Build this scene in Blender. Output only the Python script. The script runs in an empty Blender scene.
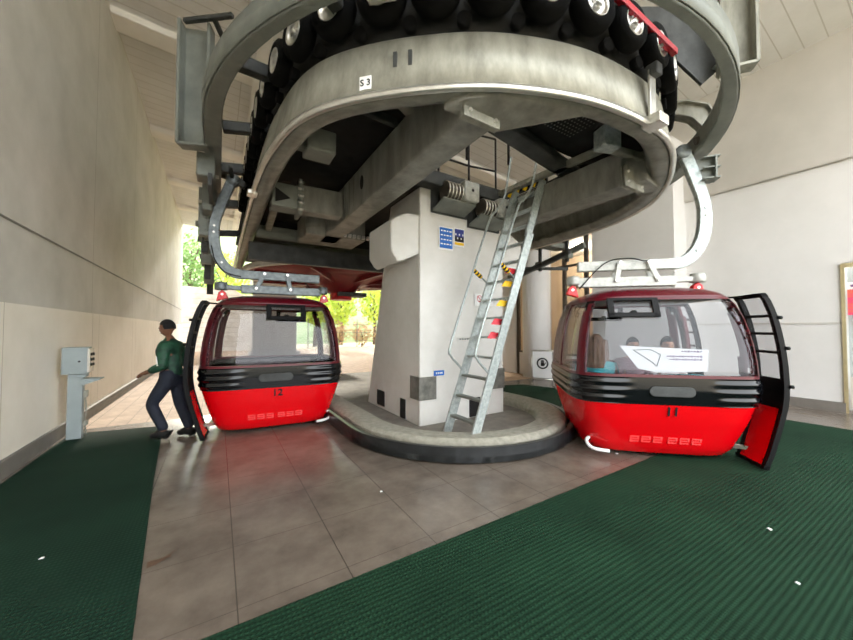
import bpy, bmesh, math, random
from mathutils import Vector, Matrix, noise
random.seed(7)
S = bpy.context.scene
COL = S.collection
PI = math.pi

# ------------------------------------------------------------------ camera, sky, sun, exposure
PHI = math.radians(31.9)
PITCH = math.radians(1.54)
cd = bpy.data.cameras.new('camera'); cd.sensor_width = 36.0; cd.lens = 335.0 / 853.0 * 36.0
cd.clip_start = 0.05; cd.clip_end = 400
cam = bpy.data.objects.new('camera', cd); COL.objects.link(cam)
cam.location = (0, 0, 1.5); cam.rotation_euler = (PI / 2 + PITCH, 0, -PHI)
S.camera = cam
W = bpy.data.worlds.new('sky'); S.world = W; W.use_nodes = True
bg = W.node_tree.nodes['Background']
bg.inputs[0].default_value = (0.93, 0.97, 1.0, 1); bg.inputs[1].default_value = 4.7
sd = bpy.data.lights.new('sun', 'SUN'); sd.energy = 5.0; sd.angle = math.radians(1.5); sd.color = (1.0, 0.93, 0.80)
sun = bpy.data.objects.new('sun', sd); COL.objects.link(sun)
sun.rotation_euler = (-Vector((0.03, 0.95, 0.40))).to_track_quat('-Z', 'Y').to_euler()
S.view_settings.view_transform = 'Standard'; S.view_settings.look = 'None'
S.view_settings.gamma = 1.0; S.view_settings.exposure = 0.28
S.view_settings.use_curve_mapping = False
S.cycles.denoising_input_passes = 'RGB_ALBEDO'; S.cycles.transparent_max_bounces = 24

# ------------------------------------------------------------------ materials
def lin(c):
    return tuple(((v / 255.0) / 12.92 if v / 255.0 <= 0.04045 else ((v / 255.0 + 0.055) / 1.055) ** 2.4) for v in c) + (1,)

def mat(name, rgb, rough=0.5, metal=0.0, nscale=0, namt=0.15, bump=0.0, stretch=None, spec=None, rgb2=None):
    m = bpy.data.materials.new(name); m.use_nodes = True
    nt = m.node_tree; b = nt.nodes['Principled BSDF']
    c = lin(rgb); b.inputs['Base Color'].default_value = c
    b.inputs['Roughness'].default_value = rough; b.inputs['Metallic'].default_value = metal
    if spec is not None: b.inputs['Specular IOR Level'].default_value = spec
    if nscale:
        tc = nt.nodes.new('ShaderNodeTexCoord'); mp = nt.nodes.new('ShaderNodeMapping')
        nt.links.new(tc.outputs['Object'], mp.inputs[0])
        if stretch: mp.inputs['Scale'].default_value = stretch
        n = nt.nodes.new('ShaderNodeTexNoise'); n.inputs['Scale'].default_value = nscale
        n.inputs['Detail'].default_value = 6; n.inputs['Roughness'].default_value = 0.65
        nt.links.new(mp.outputs[0], n.inputs[0])
        r = nt.nodes.new('ShaderNodeValToRGB')
        c2 = lin(rgb2) if rgb2 else tuple(v * (1 - namt) ** 2.2 for v in c[:3]) + (1,)
        c3 = c if rgb2 else tuple(min(1, v * (1 + namt)) for v in c[:3]) + (1,)
        r.color_ramp.elements[0].position = 0.32; r.color_ramp.elements[1].position = 0.68
        r.color_ramp.elements[0].color = c2; r.color_ramp.elements[1].color = c3
        nt.links.new(n.outputs[0], r.inputs[0]); nt.links.new(r.outputs[0], b.inputs['Base Color'])
        if bump:
            bp = nt.nodes.new('ShaderNodeBump'); bp.inputs['Strength'].default_value = bump; bp.inputs['Distance'].default_value = 0.01
            nt.links.new(n.outputs[0], bp.inputs['Height']); nt.links.new(bp.outputs[0], b.inputs['Normal'])
    return m

def emis(name, rgb, strength):
    m = bpy.data.materials.new(name); m.use_nodes = True
    b = m.node_tree.nodes['Principled BSDF']; b.inputs['Emission Color'].default_value = lin(rgb)
    b.inputs['Emission Strength'].default_value = strength; return m

def glassmat(name, tint, refl=1.0, alpha_dark=(235, 238, 240)):
    m = bpy.data.materials.new(name); m.use_nodes = True
    nt = m.node_tree; nt.nodes.clear()
    o = nt.nodes.new('ShaderNodeOutputMaterial'); mx = nt.nodes.new('ShaderNodeMixShader')
    t = nt.nodes.new('ShaderNodeBsdfTransparent'); g = nt.nodes.new('ShaderNodeBsdfGlossy')
    t.inputs[0].default_value = lin(tint); g.inputs['Roughness'].default_value = 0.02
    f = nt.nodes.new('ShaderNodeLayerWeight'); f.inputs[0].default_value = 0.5
    pw = nt.nodes.new('ShaderNodeMath'); pw.operation = 'POWER'; pw.inputs[1].default_value = 3.5
    nt.links.new(f.outputs['Facing'], pw.inputs[0])
    mu = nt.nodes.new('ShaderNodeMath'); mu.operation = 'MULTIPLY_ADD'; mu.inputs[1].default_value = refl; mu.inputs[2].default_value = 0.025
    nt.links.new(pw.outputs[0], mu.inputs[0]); nt.links.new(mu.outputs[0], mx.inputs[0])
    nt.links.new(t.outputs[0], mx.inputs[1]); nt.links.new(g.outputs[0], mx.inputs[2]); nt.links.new(mx.outputs[0], o.inputs[0])
    return m

def grid_lines(nt, coord_out, axis, period, offset, width):
    """1 on a line of the given width repeated every period along one axis, else 0"""
    sp = nt.nodes.new('ShaderNodeSeparateXYZ'); nt.links.new(coord_out, sp.inputs[0])
    a = nt.nodes.new('ShaderNodeMath'); a.operation = 'SUBTRACT'; a.inputs[1].default_value = offset - 1000 * period
    nt.links.new(sp.outputs[axis], a.inputs[0])
    d = nt.nodes.new('ShaderNodeMath'); d.operation = 'PINGPONG'; d.inputs[1].default_value = period / 2
    nt.links.new(a.outputs[0], d.inputs[0])
    l = nt.nodes.new('ShaderNodeMath'); l.operation = 'LESS_THAN'; l.inputs[1].default_value = width / 2
    nt.links.new(d.outputs[0], l.inputs[0])
    return l.outputs[0]

def lined(m, specs, rgb, bump=0.4):
    """darken joint lines (axis, period, offset, width) on a material that already has a base colour"""
    nt = m.node_tree; b = nt.nodes['Principled BSDF']
    tc = nt.nodes.new('ShaderNodeTexCoord'); acc = None
    for s in specs:
        o = grid_lines(nt, tc.outputs['Object'], *s)
        if acc is None: acc = o
        else:
            mx = nt.nodes.new('ShaderNodeMath'); mx.operation = 'MAXIMUM'
            nt.links.new(acc, mx.inputs[0]); nt.links.new(o, mx.inputs[1]); acc = mx.outputs[0]
    mix = nt.nodes.new('ShaderNodeMixRGB'); mix.inputs[2].default_value = lin(rgb)
    src = b.inputs['Base Color'].links
    if src: nt.links.new(src[0].from_socket, mix.inputs[1])
    else: mix.inputs[1].default_value = b.inputs['Base Color'].default_value
    nt.links.new(acc, mix.inputs[0]); nt.links.new(mix.outputs[0], b.inputs['Base Color'])
    bp = nt.nodes.new('ShaderNodeBump'); bp.invert = True; bp.inputs['Strength'].default_value = bump; bp.inputs['Distance'].default_value = 0.006
    nt.links.new(acc, bp.inputs['Height'])
    if not b.inputs['Normal'].links: nt.links.new(bp.outputs[0], b.inputs['Normal'])
    return m

def mat_rubber(name, rgb, rgb2, ang=0.0):
    """ribbed rubber matting: fine woven ridges"""
    m = mat(name, rgb, 0.9, nscale=1.1, rgb2=rgb2, spec=0.12)
    nt = m.node_tree; b = nt.nodes['Principled BSDF']
    tc = nt.nodes.new('ShaderNodeTexCoord'); mp = nt.nodes.new('ShaderNodeMapping'); mp.inputs['Rotation'].default_value = (0, 0, ang)
    nt.links.new(tc.outputs['Object'], mp.inputs[0])
    w1 = nt.nodes.new('ShaderNodeTexWave'); w1.inputs['Scale'].default_value = 13; w1.bands_direction = 'X'; w1.inputs['Distortion'].default_value = 0.6
    w2 = nt.nodes.new('ShaderNodeTexWave'); w2.inputs['Scale'].default_value = 10; w2.bands_direction = 'Y'; w2.inputs['Distortion'].default_value = 0.6
    nt.links.new(mp.outputs[0], w1.inputs[0]); nt.links.new(mp.outputs[0], w2.inputs[0])
    mu = nt.nodes.new('ShaderNodeMath'); mu.operation = 'MULTIPLY'
    nt.links.new(w1.outputs[1], mu.inputs[0]); nt.links.new(w2.outputs[1], mu.inputs[1])
    mix = nt.nodes.new('ShaderNodeMixRGB'); mix.blend_type = 'MULTIPLY'; mix.inputs[0].default_value = 1
    rr = nt.nodes.new('ShaderNodeMapRange'); rr.inputs['To Min'].default_value = 0.76; rr.inputs['To Max'].default_value = 1.34
    nt.links.new(mu.outputs[0], rr.inputs[0]); nt.links.new(b.inputs['Base Color'].links[0].from_socket, mix.inputs[1])
    nt.links.new(rr.outputs[0], mix.inputs[2]); nt.links.new(mix.outputs[0], b.inputs['Base Color'])
    bp = nt.nodes.new('ShaderNodeBump'); bp.inputs['Strength'].default_value = 0.8; bp.inputs['Distance'].default_value = 0.008
    nt.links.new(mu.outputs[0], bp.inputs['Height']); nt.links.new(bp.outputs[0], b.inputs['Normal'])
    return m

M = {}
M['tile'] = lined(mat('floor_tile', (126, 115, 104), 0.25, nscale=2.0, rgb2=(92, 83, 75)), [(0, 0.605, 0.11, 0.007), (1, 0.605, 2.09, 0.004)], (78, 71, 63))
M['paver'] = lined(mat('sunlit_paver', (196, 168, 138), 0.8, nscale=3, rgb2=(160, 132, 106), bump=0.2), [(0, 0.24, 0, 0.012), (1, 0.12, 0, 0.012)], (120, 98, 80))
M['concrete_up'] = lined(mat('wall_concrete_upper', (210, 205, 195), 0.75, nscale=0.9, rgb2=(190, 185, 173), bump=0.1), [(1, 3.2, 1.55, 0.014)], (150, 142, 128), 0.3)
M['concrete_low_lit'] = lined(mat('wall_concrete_lower_lit', (246, 238, 223), 0.7, nscale=0.9, rgb2=(234, 225, 208), bump=0.1), [(1, 3.2, 1.55, 0.014), (1, 3.2, 1.92, 0.010)], (176, 166, 150), 0.3)  # bright light on the lower left wall is put into this paler colour
M['white_wall'] = mat('white_wall', (226, 224, 221), 0.7, nscale=0.5, rgb2=(214, 212, 208))
M['grey_wall'] = mat('grey_upper_wall', (205, 200, 192), 0.75, nscale=0.5, rgb2=(190, 185, 176))
M['ceiling'] = lined(mat('ceiling_panel', (224, 224, 222), 0.8, nscale=1.0, rgb2=(212, 211, 207)), [(1, 0.30, 0, 0.018), (0, 2.4, 0.4, 0.02)], (192, 189, 182), 0.3)
M['beam_white'] = mat('white_beam', (236, 233, 226), 0.7, nscale=1, namt=0.04)
M['base_grey'] = mat('baseboard_grey', (120, 114, 106), 0.6, nscale=3, namt=0.1)
M['mat_l'] = mat_rubber('green_mat_left', (30, 58, 44), (21, 44, 33), 0.0)
M['mat_r'] = mat_rubber('green_mat_right', (33, 64, 45), (23, 49, 34), 0.03)
M['steel'] = mat('weathered_steel', (168, 167, 154), 0.5, 0.35, nscale=3.2, rgb2=(122, 121, 110), stretch=(1.6, 1.6, 0.5))
M['girder'] = mat('girder_grey_paint', (150, 149, 140), 0.5, 0.25, nscale=3.0, rgb2=(108, 107, 99), stretch=(1.4, 1.4, 0.5))
M['rail_paint'] = mat('rail_grey_green', (128, 132, 124), 0.5, 0.2, nscale=2.5, rgb2=(104, 108, 102))
M['dark_steel'] = mat('dark_steel', (66, 68, 67), 0.55, 0.3, nscale=4, namt=0.25)
M['deck'] = mat('dark_deck_plate', (32, 33, 32), 0.7, 0.2, nscale=6, namt=0.25)
M['bright_metal'] = mat('bright_aluminium', (214, 212, 204), 0.3, 0.8, nscale=5, namt=0.1)
M['galv'] = mat('galvanised_steel', (190, 197, 194), 0.45, 0.45, nscale=22, rgb2=(146, 156, 154))
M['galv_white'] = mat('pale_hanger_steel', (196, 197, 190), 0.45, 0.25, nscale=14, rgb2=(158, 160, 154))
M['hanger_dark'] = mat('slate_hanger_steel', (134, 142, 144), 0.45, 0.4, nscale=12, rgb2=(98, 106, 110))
M['tyre'] = mat('tyre_rubber', (9, 9, 9), 0.9, nscale=8, namt=0.3, spec=0.15)
M['black'] = mat('black_plastic', (8, 8, 9), 0.5, nscale=3, namt=0.1, spec=0.2)
M['black_gloss'] = mat('black_gloss', (12, 13, 16), 0.16, nscale=3, namt=0.1)
M['red'] = mat('gondola_red', (218, 4, 16), 0.24, nscale=1.2, namt=0.03)
M['red_dark'] = mat('gondola_roof_red', (88, 12, 26), 0.3, nscale=1.2, namt=0.05)
M['red_mach'] = mat('machine_red', (186, 24, 40), 0.4, nscale=3, namt=0.08)
M['red_wheel'] = mat('wheel_red', (122, 22, 34), 0.4, 0.1, nscale=3, namt=0.1)
M['red_pale'] = mat('faded_red_print', (244, 66, 66), 0.35, nscale=30, namt=0.1)
M['pylon'] = mat('pylon_white_paint', (228, 227, 222), 0.55, nscale=1.3, rgb2=(212, 210, 203), bump=0.05)
M['pylon_grey'] = mat('pylon_patch_grey', (128, 126, 118), 0.7, nscale=9, rgb2=(92, 92, 86))
M['kerb'] = mat('kerb_concrete', (170, 167, 152), 0.85, nscale=14, rgb2=(140, 137, 124), bump=0.35)
M['kerb_in'] = mat('pit_floor', (140, 134, 124), 0.8, nscale=4, rgb2=(112, 106, 98), bump=0.1)
M['band'] = mat('black_rubber_band', (40, 42, 43), 0.35, 0.1, nscale=6, namt=0.2)
M['hole'] = mat('dark_opening', (26, 25, 24), 0.9, nscale=5, namt=0.1)
M['yellow'] = mat('warning_yellow', (244, 196, 20), 0.5, nscale=9, namt=0.06)
M['flag_red'] = mat('flag_red', (206, 34, 52), 0.5, nscale=9, namt=0.06)
M['white'] = mat('white_print', (240, 240, 238), 0.6, nscale=4, namt=0.02)
M['blue'] = mat('poster_blue', (28, 104, 196), 0.5, nscale=8, namt=0.1)
M['navy'] = mat('poster_navy', (52, 62, 140), 0.5, nscale=8, namt=0.1)
M['ink'] = mat('black_ink', (18, 16, 18), 0.6, nscale=9, namt=0.05)
M['purple_ink'] = mat('purple_ink', (120, 84, 130), 0.6, nscale=9, namt=0.05)
M['box_grey'] = mat('control_box_grey', (148, 158, 158), 0.5, nscale=3, namt=0.05)
M['glass'] = glassmat('cabin_glass', (240, 241, 243), 0.5)
M['glass_clear'] = glassmat('clear_glass', (236, 240, 240), 0.7)
M['seat'] = mat('seat_grey', (96, 84, 86), 0.6, nscale=6, namt=0.1)
M['cabin_in'] = mat('cabin_lining', (150, 148, 146), 0.6, nscale=4, namt=0.05)
M['skin_dark'] = mat('skin_brown', (112, 74, 54), 0.55, nscale=9, namt=0.06)
M['skin'] = mat('skin_tan', (176, 128, 104), 0.55, nscale=9, namt=0.05)
M['hair'] = mat('black_hair', (16, 13, 13), 0.95, nscale=40, namt=0.3)
M['hair_brown'] = mat('brown_hair', (116, 84, 62), 0.55, nscale=30, rgb2=(78, 54, 40), stretch=(1, 1, 0.2))
M['jacket'] = mat('green_jacket', (30, 82, 56), 0.65, nscale=9, rgb2=(10, 34, 26))
M['jeans'] = mat('dark_trousers', (26, 32, 46), 0.8, nscale=8, namt=0.2)
M['teal'] = mat('turquoise_top', (40, 160, 168), 0.7, nscale=6, namt=0.1)
M['pale_top'] = mat('pale_top', (196, 190, 188), 0.7, nscale=6, namt=0.06)
M['lilac'] = mat('dusty_top', (128, 100, 108), 0.7, nscale=6, namt=0.06)
M['shoe'] = mat('black_shoe', (20, 20, 22), 0.5, nscale=8, namt=0.1)
M['bark'] = mat('bark', (98, 82, 64), 0.9, nscale=8, namt=0.3)
M['leaf_y'] = mat('leaf_yellow_green', (206, 212, 78), 0.6, nscale=1.2, rgb2=(140, 172, 56))
M['leaf_g'] = mat('leaf_green', (132, 164, 84), 0.6, nscale=1.2, rgb2=(84, 122, 60))
M['leaf_r'] = mat('dry_shrub', (190, 140, 116), 0.7, nscale=1.5, rgb2=(156, 150, 96))
M['stone'] = lined(mat('pale_stone', (214, 206, 194), 0.85, nscale=2.2, rgb2=(184, 174, 160), bump=0.4), [(2, 0.32, 0, 0.02)], (158, 148, 134), 0.5)
M['earth'] = mat('pale_ground', (214, 198, 170), 0.9, nscale=0.8, rgb2=(188, 172, 140))
M['hill'] = mat('hillside_green', (126, 150, 96), 0.9, nscale=0.8, rgb2=(160, 162, 124), bump=0.6)
M['beige'] = mat('beige_interior', (214, 190, 164), 0.7, nscale=1, namt=0.03)
M['bronze'] = mat('dark_window_frame', (84, 78, 70), 0.5, 0.3, nscale=4, namt=0.1)
M['gold'] = mat('gold_door_frame', (214, 200, 156), 0.35, 0.6, nscale=4, namt=0.06)
M['pink'] = mat('poster_pink', (240, 60, 130), 0.5, nscale=3, rgb2=(244, 120, 70), stretch=(0.3, 0.3, 6))
M['pillar_grey'] = mat('smooth_grey_concrete', (186, 184, 180), 0.8, nscale=0.9, rgb2=(168, 166, 162), stretch=(2.5, 2.5, 0.2))
M['lamp'] = emis('downlight_glow', (255, 240, 214), 6.0)
M['leaf_brown'] = mat('dry_leaf', (84, 62, 44), 0.8, nscale=8, namt=0.2)

# ------------------------------------------------------------------ mesh helpers
class MB:
    def __init__(s): s.v = []; s.f = []; s.sm = []
    def add(s, vs, fs, smooth=False):
        o = len(s.v); s.v += [tuple(v) for v in vs]
        for f in fs: s.f.append([o + i for i in f]); s.sm.append(smooth)
        return s
    def box(s, c, d, rz=0, m=None):
        hx, hy, hz = d[0] / 2, d[1] / 2, d[2] / 2
        R = m or Matrix.Rotation(rz, 3, 'Z'); c = Vector(c)
        vs = [c + R @ Vector((x, y, z)) for z in (-hz, hz) for x, y in ((-hx, -hy), (hx, -hy), (hx, hy), (-hx, hy))]
        return s.add(vs, [(3, 2, 1, 0), (4, 5, 6, 7), (0, 1, 5, 4), (1, 2, 6, 5), (2, 3, 7, 6), (3, 0, 4, 7)])
    def bar(s, a, b, w, h, up=(0, 0, 1)):
        a = Vector(a); b = Vector(b); t = (b - a).normalized(); u = Vector(up)
        sd_ = t.cross(u)
        if sd_.length < 1e-4: sd_ = t.cross(Vector((1, 0, 0)))
        sd_.normalize(); u = sd_.cross(t)
        vs = [p + sd_ * x * w / 2 + u * y * h / 2 for p in (a, b) for x, y in ((-1, -1), (1, -1), (1, 1), (-1, 1))]
        return s.add(vs, [(0, 1, 2, 3), (7, 6, 5, 4), (1, 0, 4, 5), (2, 1, 5, 6), (3, 2, 6, 7), (0, 3, 7, 4)])
    def sweep(s, path, prof, closed=False, up=(0, 0, 1), smooth=True, scale=None):
        """sweep a profile of (side, up) points along a 3D path, caps at both ends"""
        n = len(path); P = [Vector(p) for p in path]; U = Vector(up); k = len(prof); vs = []
        for i in range(n):
            a = P[max(i - 1, 0)]; b = P[min(i + 1, n - 1)]
            t = (b - a).normalized(); sd_ = t.cross(U)
            if sd_.length < 1e-4: sd_ = Vector((1, 0, 0))
            sd_.normalize(); u = sd_.cross(t)
            q = scale[i] if scale else 1
            vs += [P[i] + sd_ * x * q + u * y * q for x, y in prof]
        fs = []
        for i in range(n - 1):
            for j in range(k):
                j2 = (j + 1) % k
                if not closed and False: pass
                fs.append((i * k + j, i * k + j2, (i + 1) * k + j2, (i + 1) * k + j))
        s.add(vs, fs, smooth)
        s.add(vs[:k], [tuple(range(k - 1, -1, -1))]); s.add(vs[-k:], [tuple(range(k))])
        return s
    def tube(s, path, r, n=8, radii=None):
        prof = [(r * math.cos(2 * PI * i / n), r * math.sin(2 * PI * i / n)) for i in range(n)]
        P = [Vector(p) for p in path]
        # pick an up vector that is never parallel to the path
        d = sum(((P[i + 1] - P[i]).normalized() for i in range(len(P) - 1)), Vector())
        up = (0, 0, 1)
        if all(abs((P[i + 1] - P[i]).normalized().z) > 0.6 for i in range(len(P) - 1)): up = (0.31, 0.95, 0)
        elif any(abs((P[i + 1] - P[i]).normalized().z) > 0.95 for i in range(len(P) - 1)):
            nrm = Vector()
            for i in range(len(P) - 2):
                nrm += (P[i + 1] - P[i]).cross(P[i + 2] - P[i + 1])
            up = tuple(nrm) if nrm.length > 1e-5 else (0.31, 0.95, 0)
        sc = [q / r for q in radii] if radii else None
        return s.sweep(path, prof, up=up, scale=sc)
    def cyl(s, a, b, r, n=20, r2=None):
        a = Vector(a); b = Vector(b); t = (b - a).normalized()
        x = t.orthogonal().normalized(); y = t.cross(x); r2 = r if r2 is None else r2
        A = [a + (x * math.cos(2 * PI * i / n) + y * math.sin(2 * PI * i / n)) * r for i in range(n)]
        B = [b + (x * math.cos(2 * PI * i / n) + y * math.sin(2 * PI * i / n)) * r2 for i in range(n)]
        s.add(A + B, [(i, (i + 1) % n, n + (i + 1) % n, n + i) for i in range(n)], True)
        s.add(A, [tuple(range(n - 1, -1, -1))]); s.add(B, [tuple(range(n))]); return s
    def lathe(s, c, axis, prof, n=28):
        """prof: (radius, along) revolved about axis through c"""
        c = Vector(c); t = Vector(axis).normalized(); x = t.orthogonal().normalized(); y = t.cross(x); k = len(prof); vs = []
        for i in range(n):
            d = x * math.cos(2 * PI * i / n) + y * math.sin(2 * PI * i / n)
            vs += [c + d * r + t * h for r, h in prof]
        fs = []
        for i in range(n):
            for j in range(k - 1):
                fs.append((i * k + j, ((i + 1) % n) * k + j, ((i + 1) % n) * k + j + 1, i * k + j + 1))
        return s.add(vs, fs, True)
    def prism(s, poly, vec):
        """extrude a planar polygon of 3D points along vec"""
        P = [Vector(p) for p in poly]; v = Vector(vec); n = len(P)
        vs = P + [p + v for p in P]
        return s.add(vs, [tuple(range(n - 1, -1, -1)), tuple(range(n, 2 * n))] + [(i, (i + 1) % n, n + (i + 1) % n, n + i) for i in range(n)])
    def ball(s, c, r, n=12, m=8):
        c = Vector(c); r = Vector(r) if not isinstance(r, (int, float)) else Vector((r, r, r)); vs = []
        for j in range(m + 1):
            a = PI * j / m
            for i in range(n):
                b = 2 * PI * i / n
                vs.append(c + Vector((r.x * math.sin(a) * math.cos(b), r.y * math.sin(a) * math.sin(b), r.z * math.cos(a))))
        fs = [(j * n + i, (j + 1) * n + i, (j + 1) * n + (i + 1) % n, j * n + (i + 1) % n) for j in range(m) for i in range(n)]
        return s.add(vs, fs, True)
    def build(s, name, m, parent=None, bevel=0, fix=True, loc=None):
        me = bpy.data.meshes.new(name); me.from_pydata(s.v, [], s.f)
        me.polygons.foreach_set('use_smooth', s.sm)
        if fix:
            b = bmesh.new(); b.from_mesh(me); bmesh.ops.remove_doubles(b, verts=b.verts, dist=1e-5)
            bmesh.ops.recalc_face_normals(b, faces=b.faces); b.to_mesh(me); b.free()
        me.materials.append(M[m] if isinstance(m, str) else m); me.update()
        o = bpy.data.objects.new(name, me); COL.objects.link(o)
        if parent: attach(o, parent)
        if bevel:
            md = o.modifiers.new('edge', 'BEVEL'); md.width = bevel; md.segments = 2; md.limit_method = 'ANGLE'; md.angle_limit = 0.6
        return o

WORLD = {}
def attach(o, parent):
    """geometry given in the world frame of the thing's own builder is kept there"""
    o.parent = parent
    if parent.name in WORLD:
        o.location = -WORLD[parent.name]

def tag(o, label, cat, group=None, kind=None):
    o['label'] = label; o['category'] = cat
    if group: o['group'] = group
    if kind: o['kind'] = kind
    return o

def thing(name, loc, label, cat, group=None, rz=0, world=False):
    o = bpy.data.objects.new(name, None); COL.objects.link(o); o.empty_display_size = 0.2
    o.location = loc; o.rotation_euler = (0, 0, rz); tag(o, label, cat, group)
    if world: WORLD[o.name] = Vector(loc)       # its parts are written in world coordinates
    return o

def struct(o): o['kind'] = 'structure'; return o

def write(name, body, size, m, parent, loc, rot, depth=0.002, align='CENTER', label=None):
    c = bpy.data.curves.new(name, 'FONT'); c.body = body; c.size = size; c.extrude = depth; c.offset = size * 0.018; c.align_x = align; c.align_y = 'CENTER'
    c.materials.append(M[m]); o = bpy.data.objects.new(name, c); COL.objects.link(o)
    o.parent = parent; o.location = Vector(loc) - (WORLD.get(parent.name, Vector()) if parent else Vector()); o.rotation_euler = rot
    dg = bpy.context.evaluated_depsgraph_get(); me = bpy.data.meshes.new_from_object(o.evaluated_get(dg))
    o2 = bpy.data.objects.new(name, me); COL.objects.link(o2); o2.parent = parent; o2.location = o.location; o2.rotation_euler = o.rotation_euler
    bpy.data.objects.remove(o)
    if label: o2['label'] = label
    return o2

def catmull(P, step=8):
    P = [Vector(p) for p in P]; out = []
    for i in range(len(P) - 1):
        a = P[max(i - 1, 0)]; b = P[i]; c = P[i + 1]; d = P[min(i + 2, len(P) - 1)]
        for k in range(step):
            t = k / step
            out.append(0.5 * ((2 * b) + (c - a) * t + (2 * a - 5 * b + 4 * c - d) * t * t + (3 * b - a - 3 * c + d) * t ** 3))
    out.append(P[-1]); return out

def resample(path, step):
    P = [Vector(p) for p in path]; out = [P[0]]; acc = 0
    for i in range(len(P) - 1):
        L = (P[i + 1] - P[i]).length; pos = step - acc
        while pos <= L:
            out.append(P[i].lerp(P[i + 1], pos / L)); pos += step
        acc = (acc + L) % step
    return out

def copy_tree(o, parent=None):
    c = o.copy(); COL.objects.link(c); c.parent = parent
    for ch in list(o.children): copy_tree(ch, c)
    return c

# ------------------------------------------------------------------ the setting
FAR = 24.5; NEAR = -2.0
def ceil_z(x): return 7.75 - (x + 1.85) * 0.078
o = struct(MB().box((4.2, 1.4, -0.1), (12.8, 11.2, 0.2)).build('floor', 'tile'))
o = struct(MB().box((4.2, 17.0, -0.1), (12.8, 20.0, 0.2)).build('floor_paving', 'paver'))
struct(MB().box((-2.0, 10.35, 4.85), (0.3, 28.7, 6.2)).build('wall_left', 'concrete_up'))
struct(MB().box((-1.985, 10.35, 0.88), (0.30, 28.7, 1.78)).build('wall_left_lower', 'concrete_low_lit'))
struct(MB().box((-1.843, 10.35, 2.63), (0.012, 28.7, 0.02)).build('trim_1', 'base_grey'))
struct(MB().box((-1.815, 10.35, 0.09), (0.04, 28.7, 0.18)).build('baseboard_left', 'base_grey'))
# right wall with the door opening at y -0.35 .. 1.15
wr = MB()
wr.box((9.65, 2.35, 2.27), (0.2, 2.4, 4.54)); wr.box((9.65, -1.2, 2.27), (0.2, 1.6, 4.54)); wr.box((9.65, 0.375, 3.62), (0.2, 1.55, 1.84))
struct(wr.build('wall_right', 'white_wall'))
struct(MB().box((9.62, 8.2, 6.0), (0.32, 24.4, 2.9)).build('wall_right_upper', 'grey_wall'))
struct(MB().box((9.545, 2.35, 1.61), (0.02, 2.4, 0.025)).build('trim_2', 'grey_wall'))
struct(MB().box((9.53, 2.35, 0.09), (0.04, 2.4, 0.18)).build('baseboard_right', 'base_grey'))
struct(MB().box((9.3, 4.5, 3.0), (0.8, 2.0, 6.0)).build('wall_pier', 'white_wall'))
struct(MB().box((9.3, 15.2, 3.0), (0.8, 5.6, 6.0)).build('wall_right_far', 'white_wall'))
struct(MB().box((8.75, 9.9, 2.3), (0.25, 3.6, 4.6)).build('wall_partition', 'white_wall'))
c = MB(); X0, X1 = -2.2, 10.0
c.add([(X0, NEAR, ceil_z(X0)), (X1, NEAR, ceil_z(X1)), (X1, FAR, ceil_z(X1)), (X0, FAR, ceil_z(X0)),
       (X0, NEAR, ceil_z(X0) + .3), (X1, NEAR, ceil_z(X1) + .3), (X1, FAR, ceil_z(X1) + .3), (X0, FAR, ceil_z(X0) + .3)],
      [(0, 1, 2, 3), (7, 6, 5, 4), (0, 4, 5, 1), (1, 5, 6, 2), (2, 6, 7, 3), (3, 7, 4, 0)])
struct(c.build('ceiling', 'ceiling'))
for i, y in enumerate((8.55, 13.0, 17.1, 20.6)):
    b = MB()
    b.add([(X0, y, ceil_z(X0) - .14), (9.5, y, ceil_z(9.5) - .14), (9.5, y + .5, ceil_z(9.5) - .14), (X0, y + .5, ceil_z(X0) - .14),
           (X0, y, ceil_z(X0) + .1), (9.5, y, ceil_z(9.5) + .1), (9.5, y + .5, ceil_z(9.5) + .1), (X0, y + .5, ceil_z(X0) + .1)],
          [(0, 1, 2, 3), (7, 6, 5, 4), (0, 4, 5, 1), (1, 5, 6, 2), (2, 6, 7, 3), (3, 7, 4, 0)])
    struct(b.build('ceiling_beam', 'beam_white'))
struct(MB().bar((0.75, 4, 7.45), (0.75, FAR, 7.45), 0.22, 0.2).build('ceiling_beam', 'beam_white'))
# glazed front of the waiting room in the right wall, y 5.5 .. 8.1
struct(MB().box((8.75, 6.8, 0.36), (0.12, 2.6, 0.72)).build('wall_panel', 'white_wall'))
fr = MB()
for y in (5.55, 6.25, 8.05): fr.box((8.72, y, 2.3), (0.08, 0.10, 4.6))
for z in (0.75, 3.35, 4.5): fr.box((8.72, 6.8, z), (0.07, 2.5, 0.06))
w1 = struct(fr.build('window_1', 'bronze'))
g = MB().box((8.75, 6.8, 2.6), (0.012, 2.5, 3.7)).build('pane', 'glass_clear', w1); g['kind'] = 'structure'
room = MB()
room.box((12.6, 8.0, 2.2), (0.15, 7.0, 4.6)); room.box((10.8, 11.6, 2.2), (3.6, 0.15, 4.6)); room.box((11.1, 5.4, 2.2), (3.0, 0.15, 4.6))
struct(room.build('wall_waiting_room', 'beige'))
struct(MB().box((10.9, 8.0, 4.6), (3.6, 7.0, 0.15)).build('ceiling_waiting_room', 'beam_white'))
struct(MB().box((11.2, 8.5, -0.1), (3.3, 7.0, 0.19)).build('floor_waiting_room', 'tile'))
struct(MB().cyl((8.62, 7.2, 0), (8.62, 7.2, 4.55), 0.44, 28).build('column', 'white_wall'))
t = thing('downlight', (11.2, 7.4, 4.5), 'small round glowing downlight in the waiting room ceiling behind the glazing', 'light')
MB().lathe((0, 0, 0), (0, 0, 1), [(0.06, -0.01), (0.10, -0.02), (0.11, 0.02)]).build('ring', 'white', t); MB().cyl((0, 0, -0.005), (0, 0, 0.02), 0.065).build('bulb', 'lamp', t)
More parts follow.
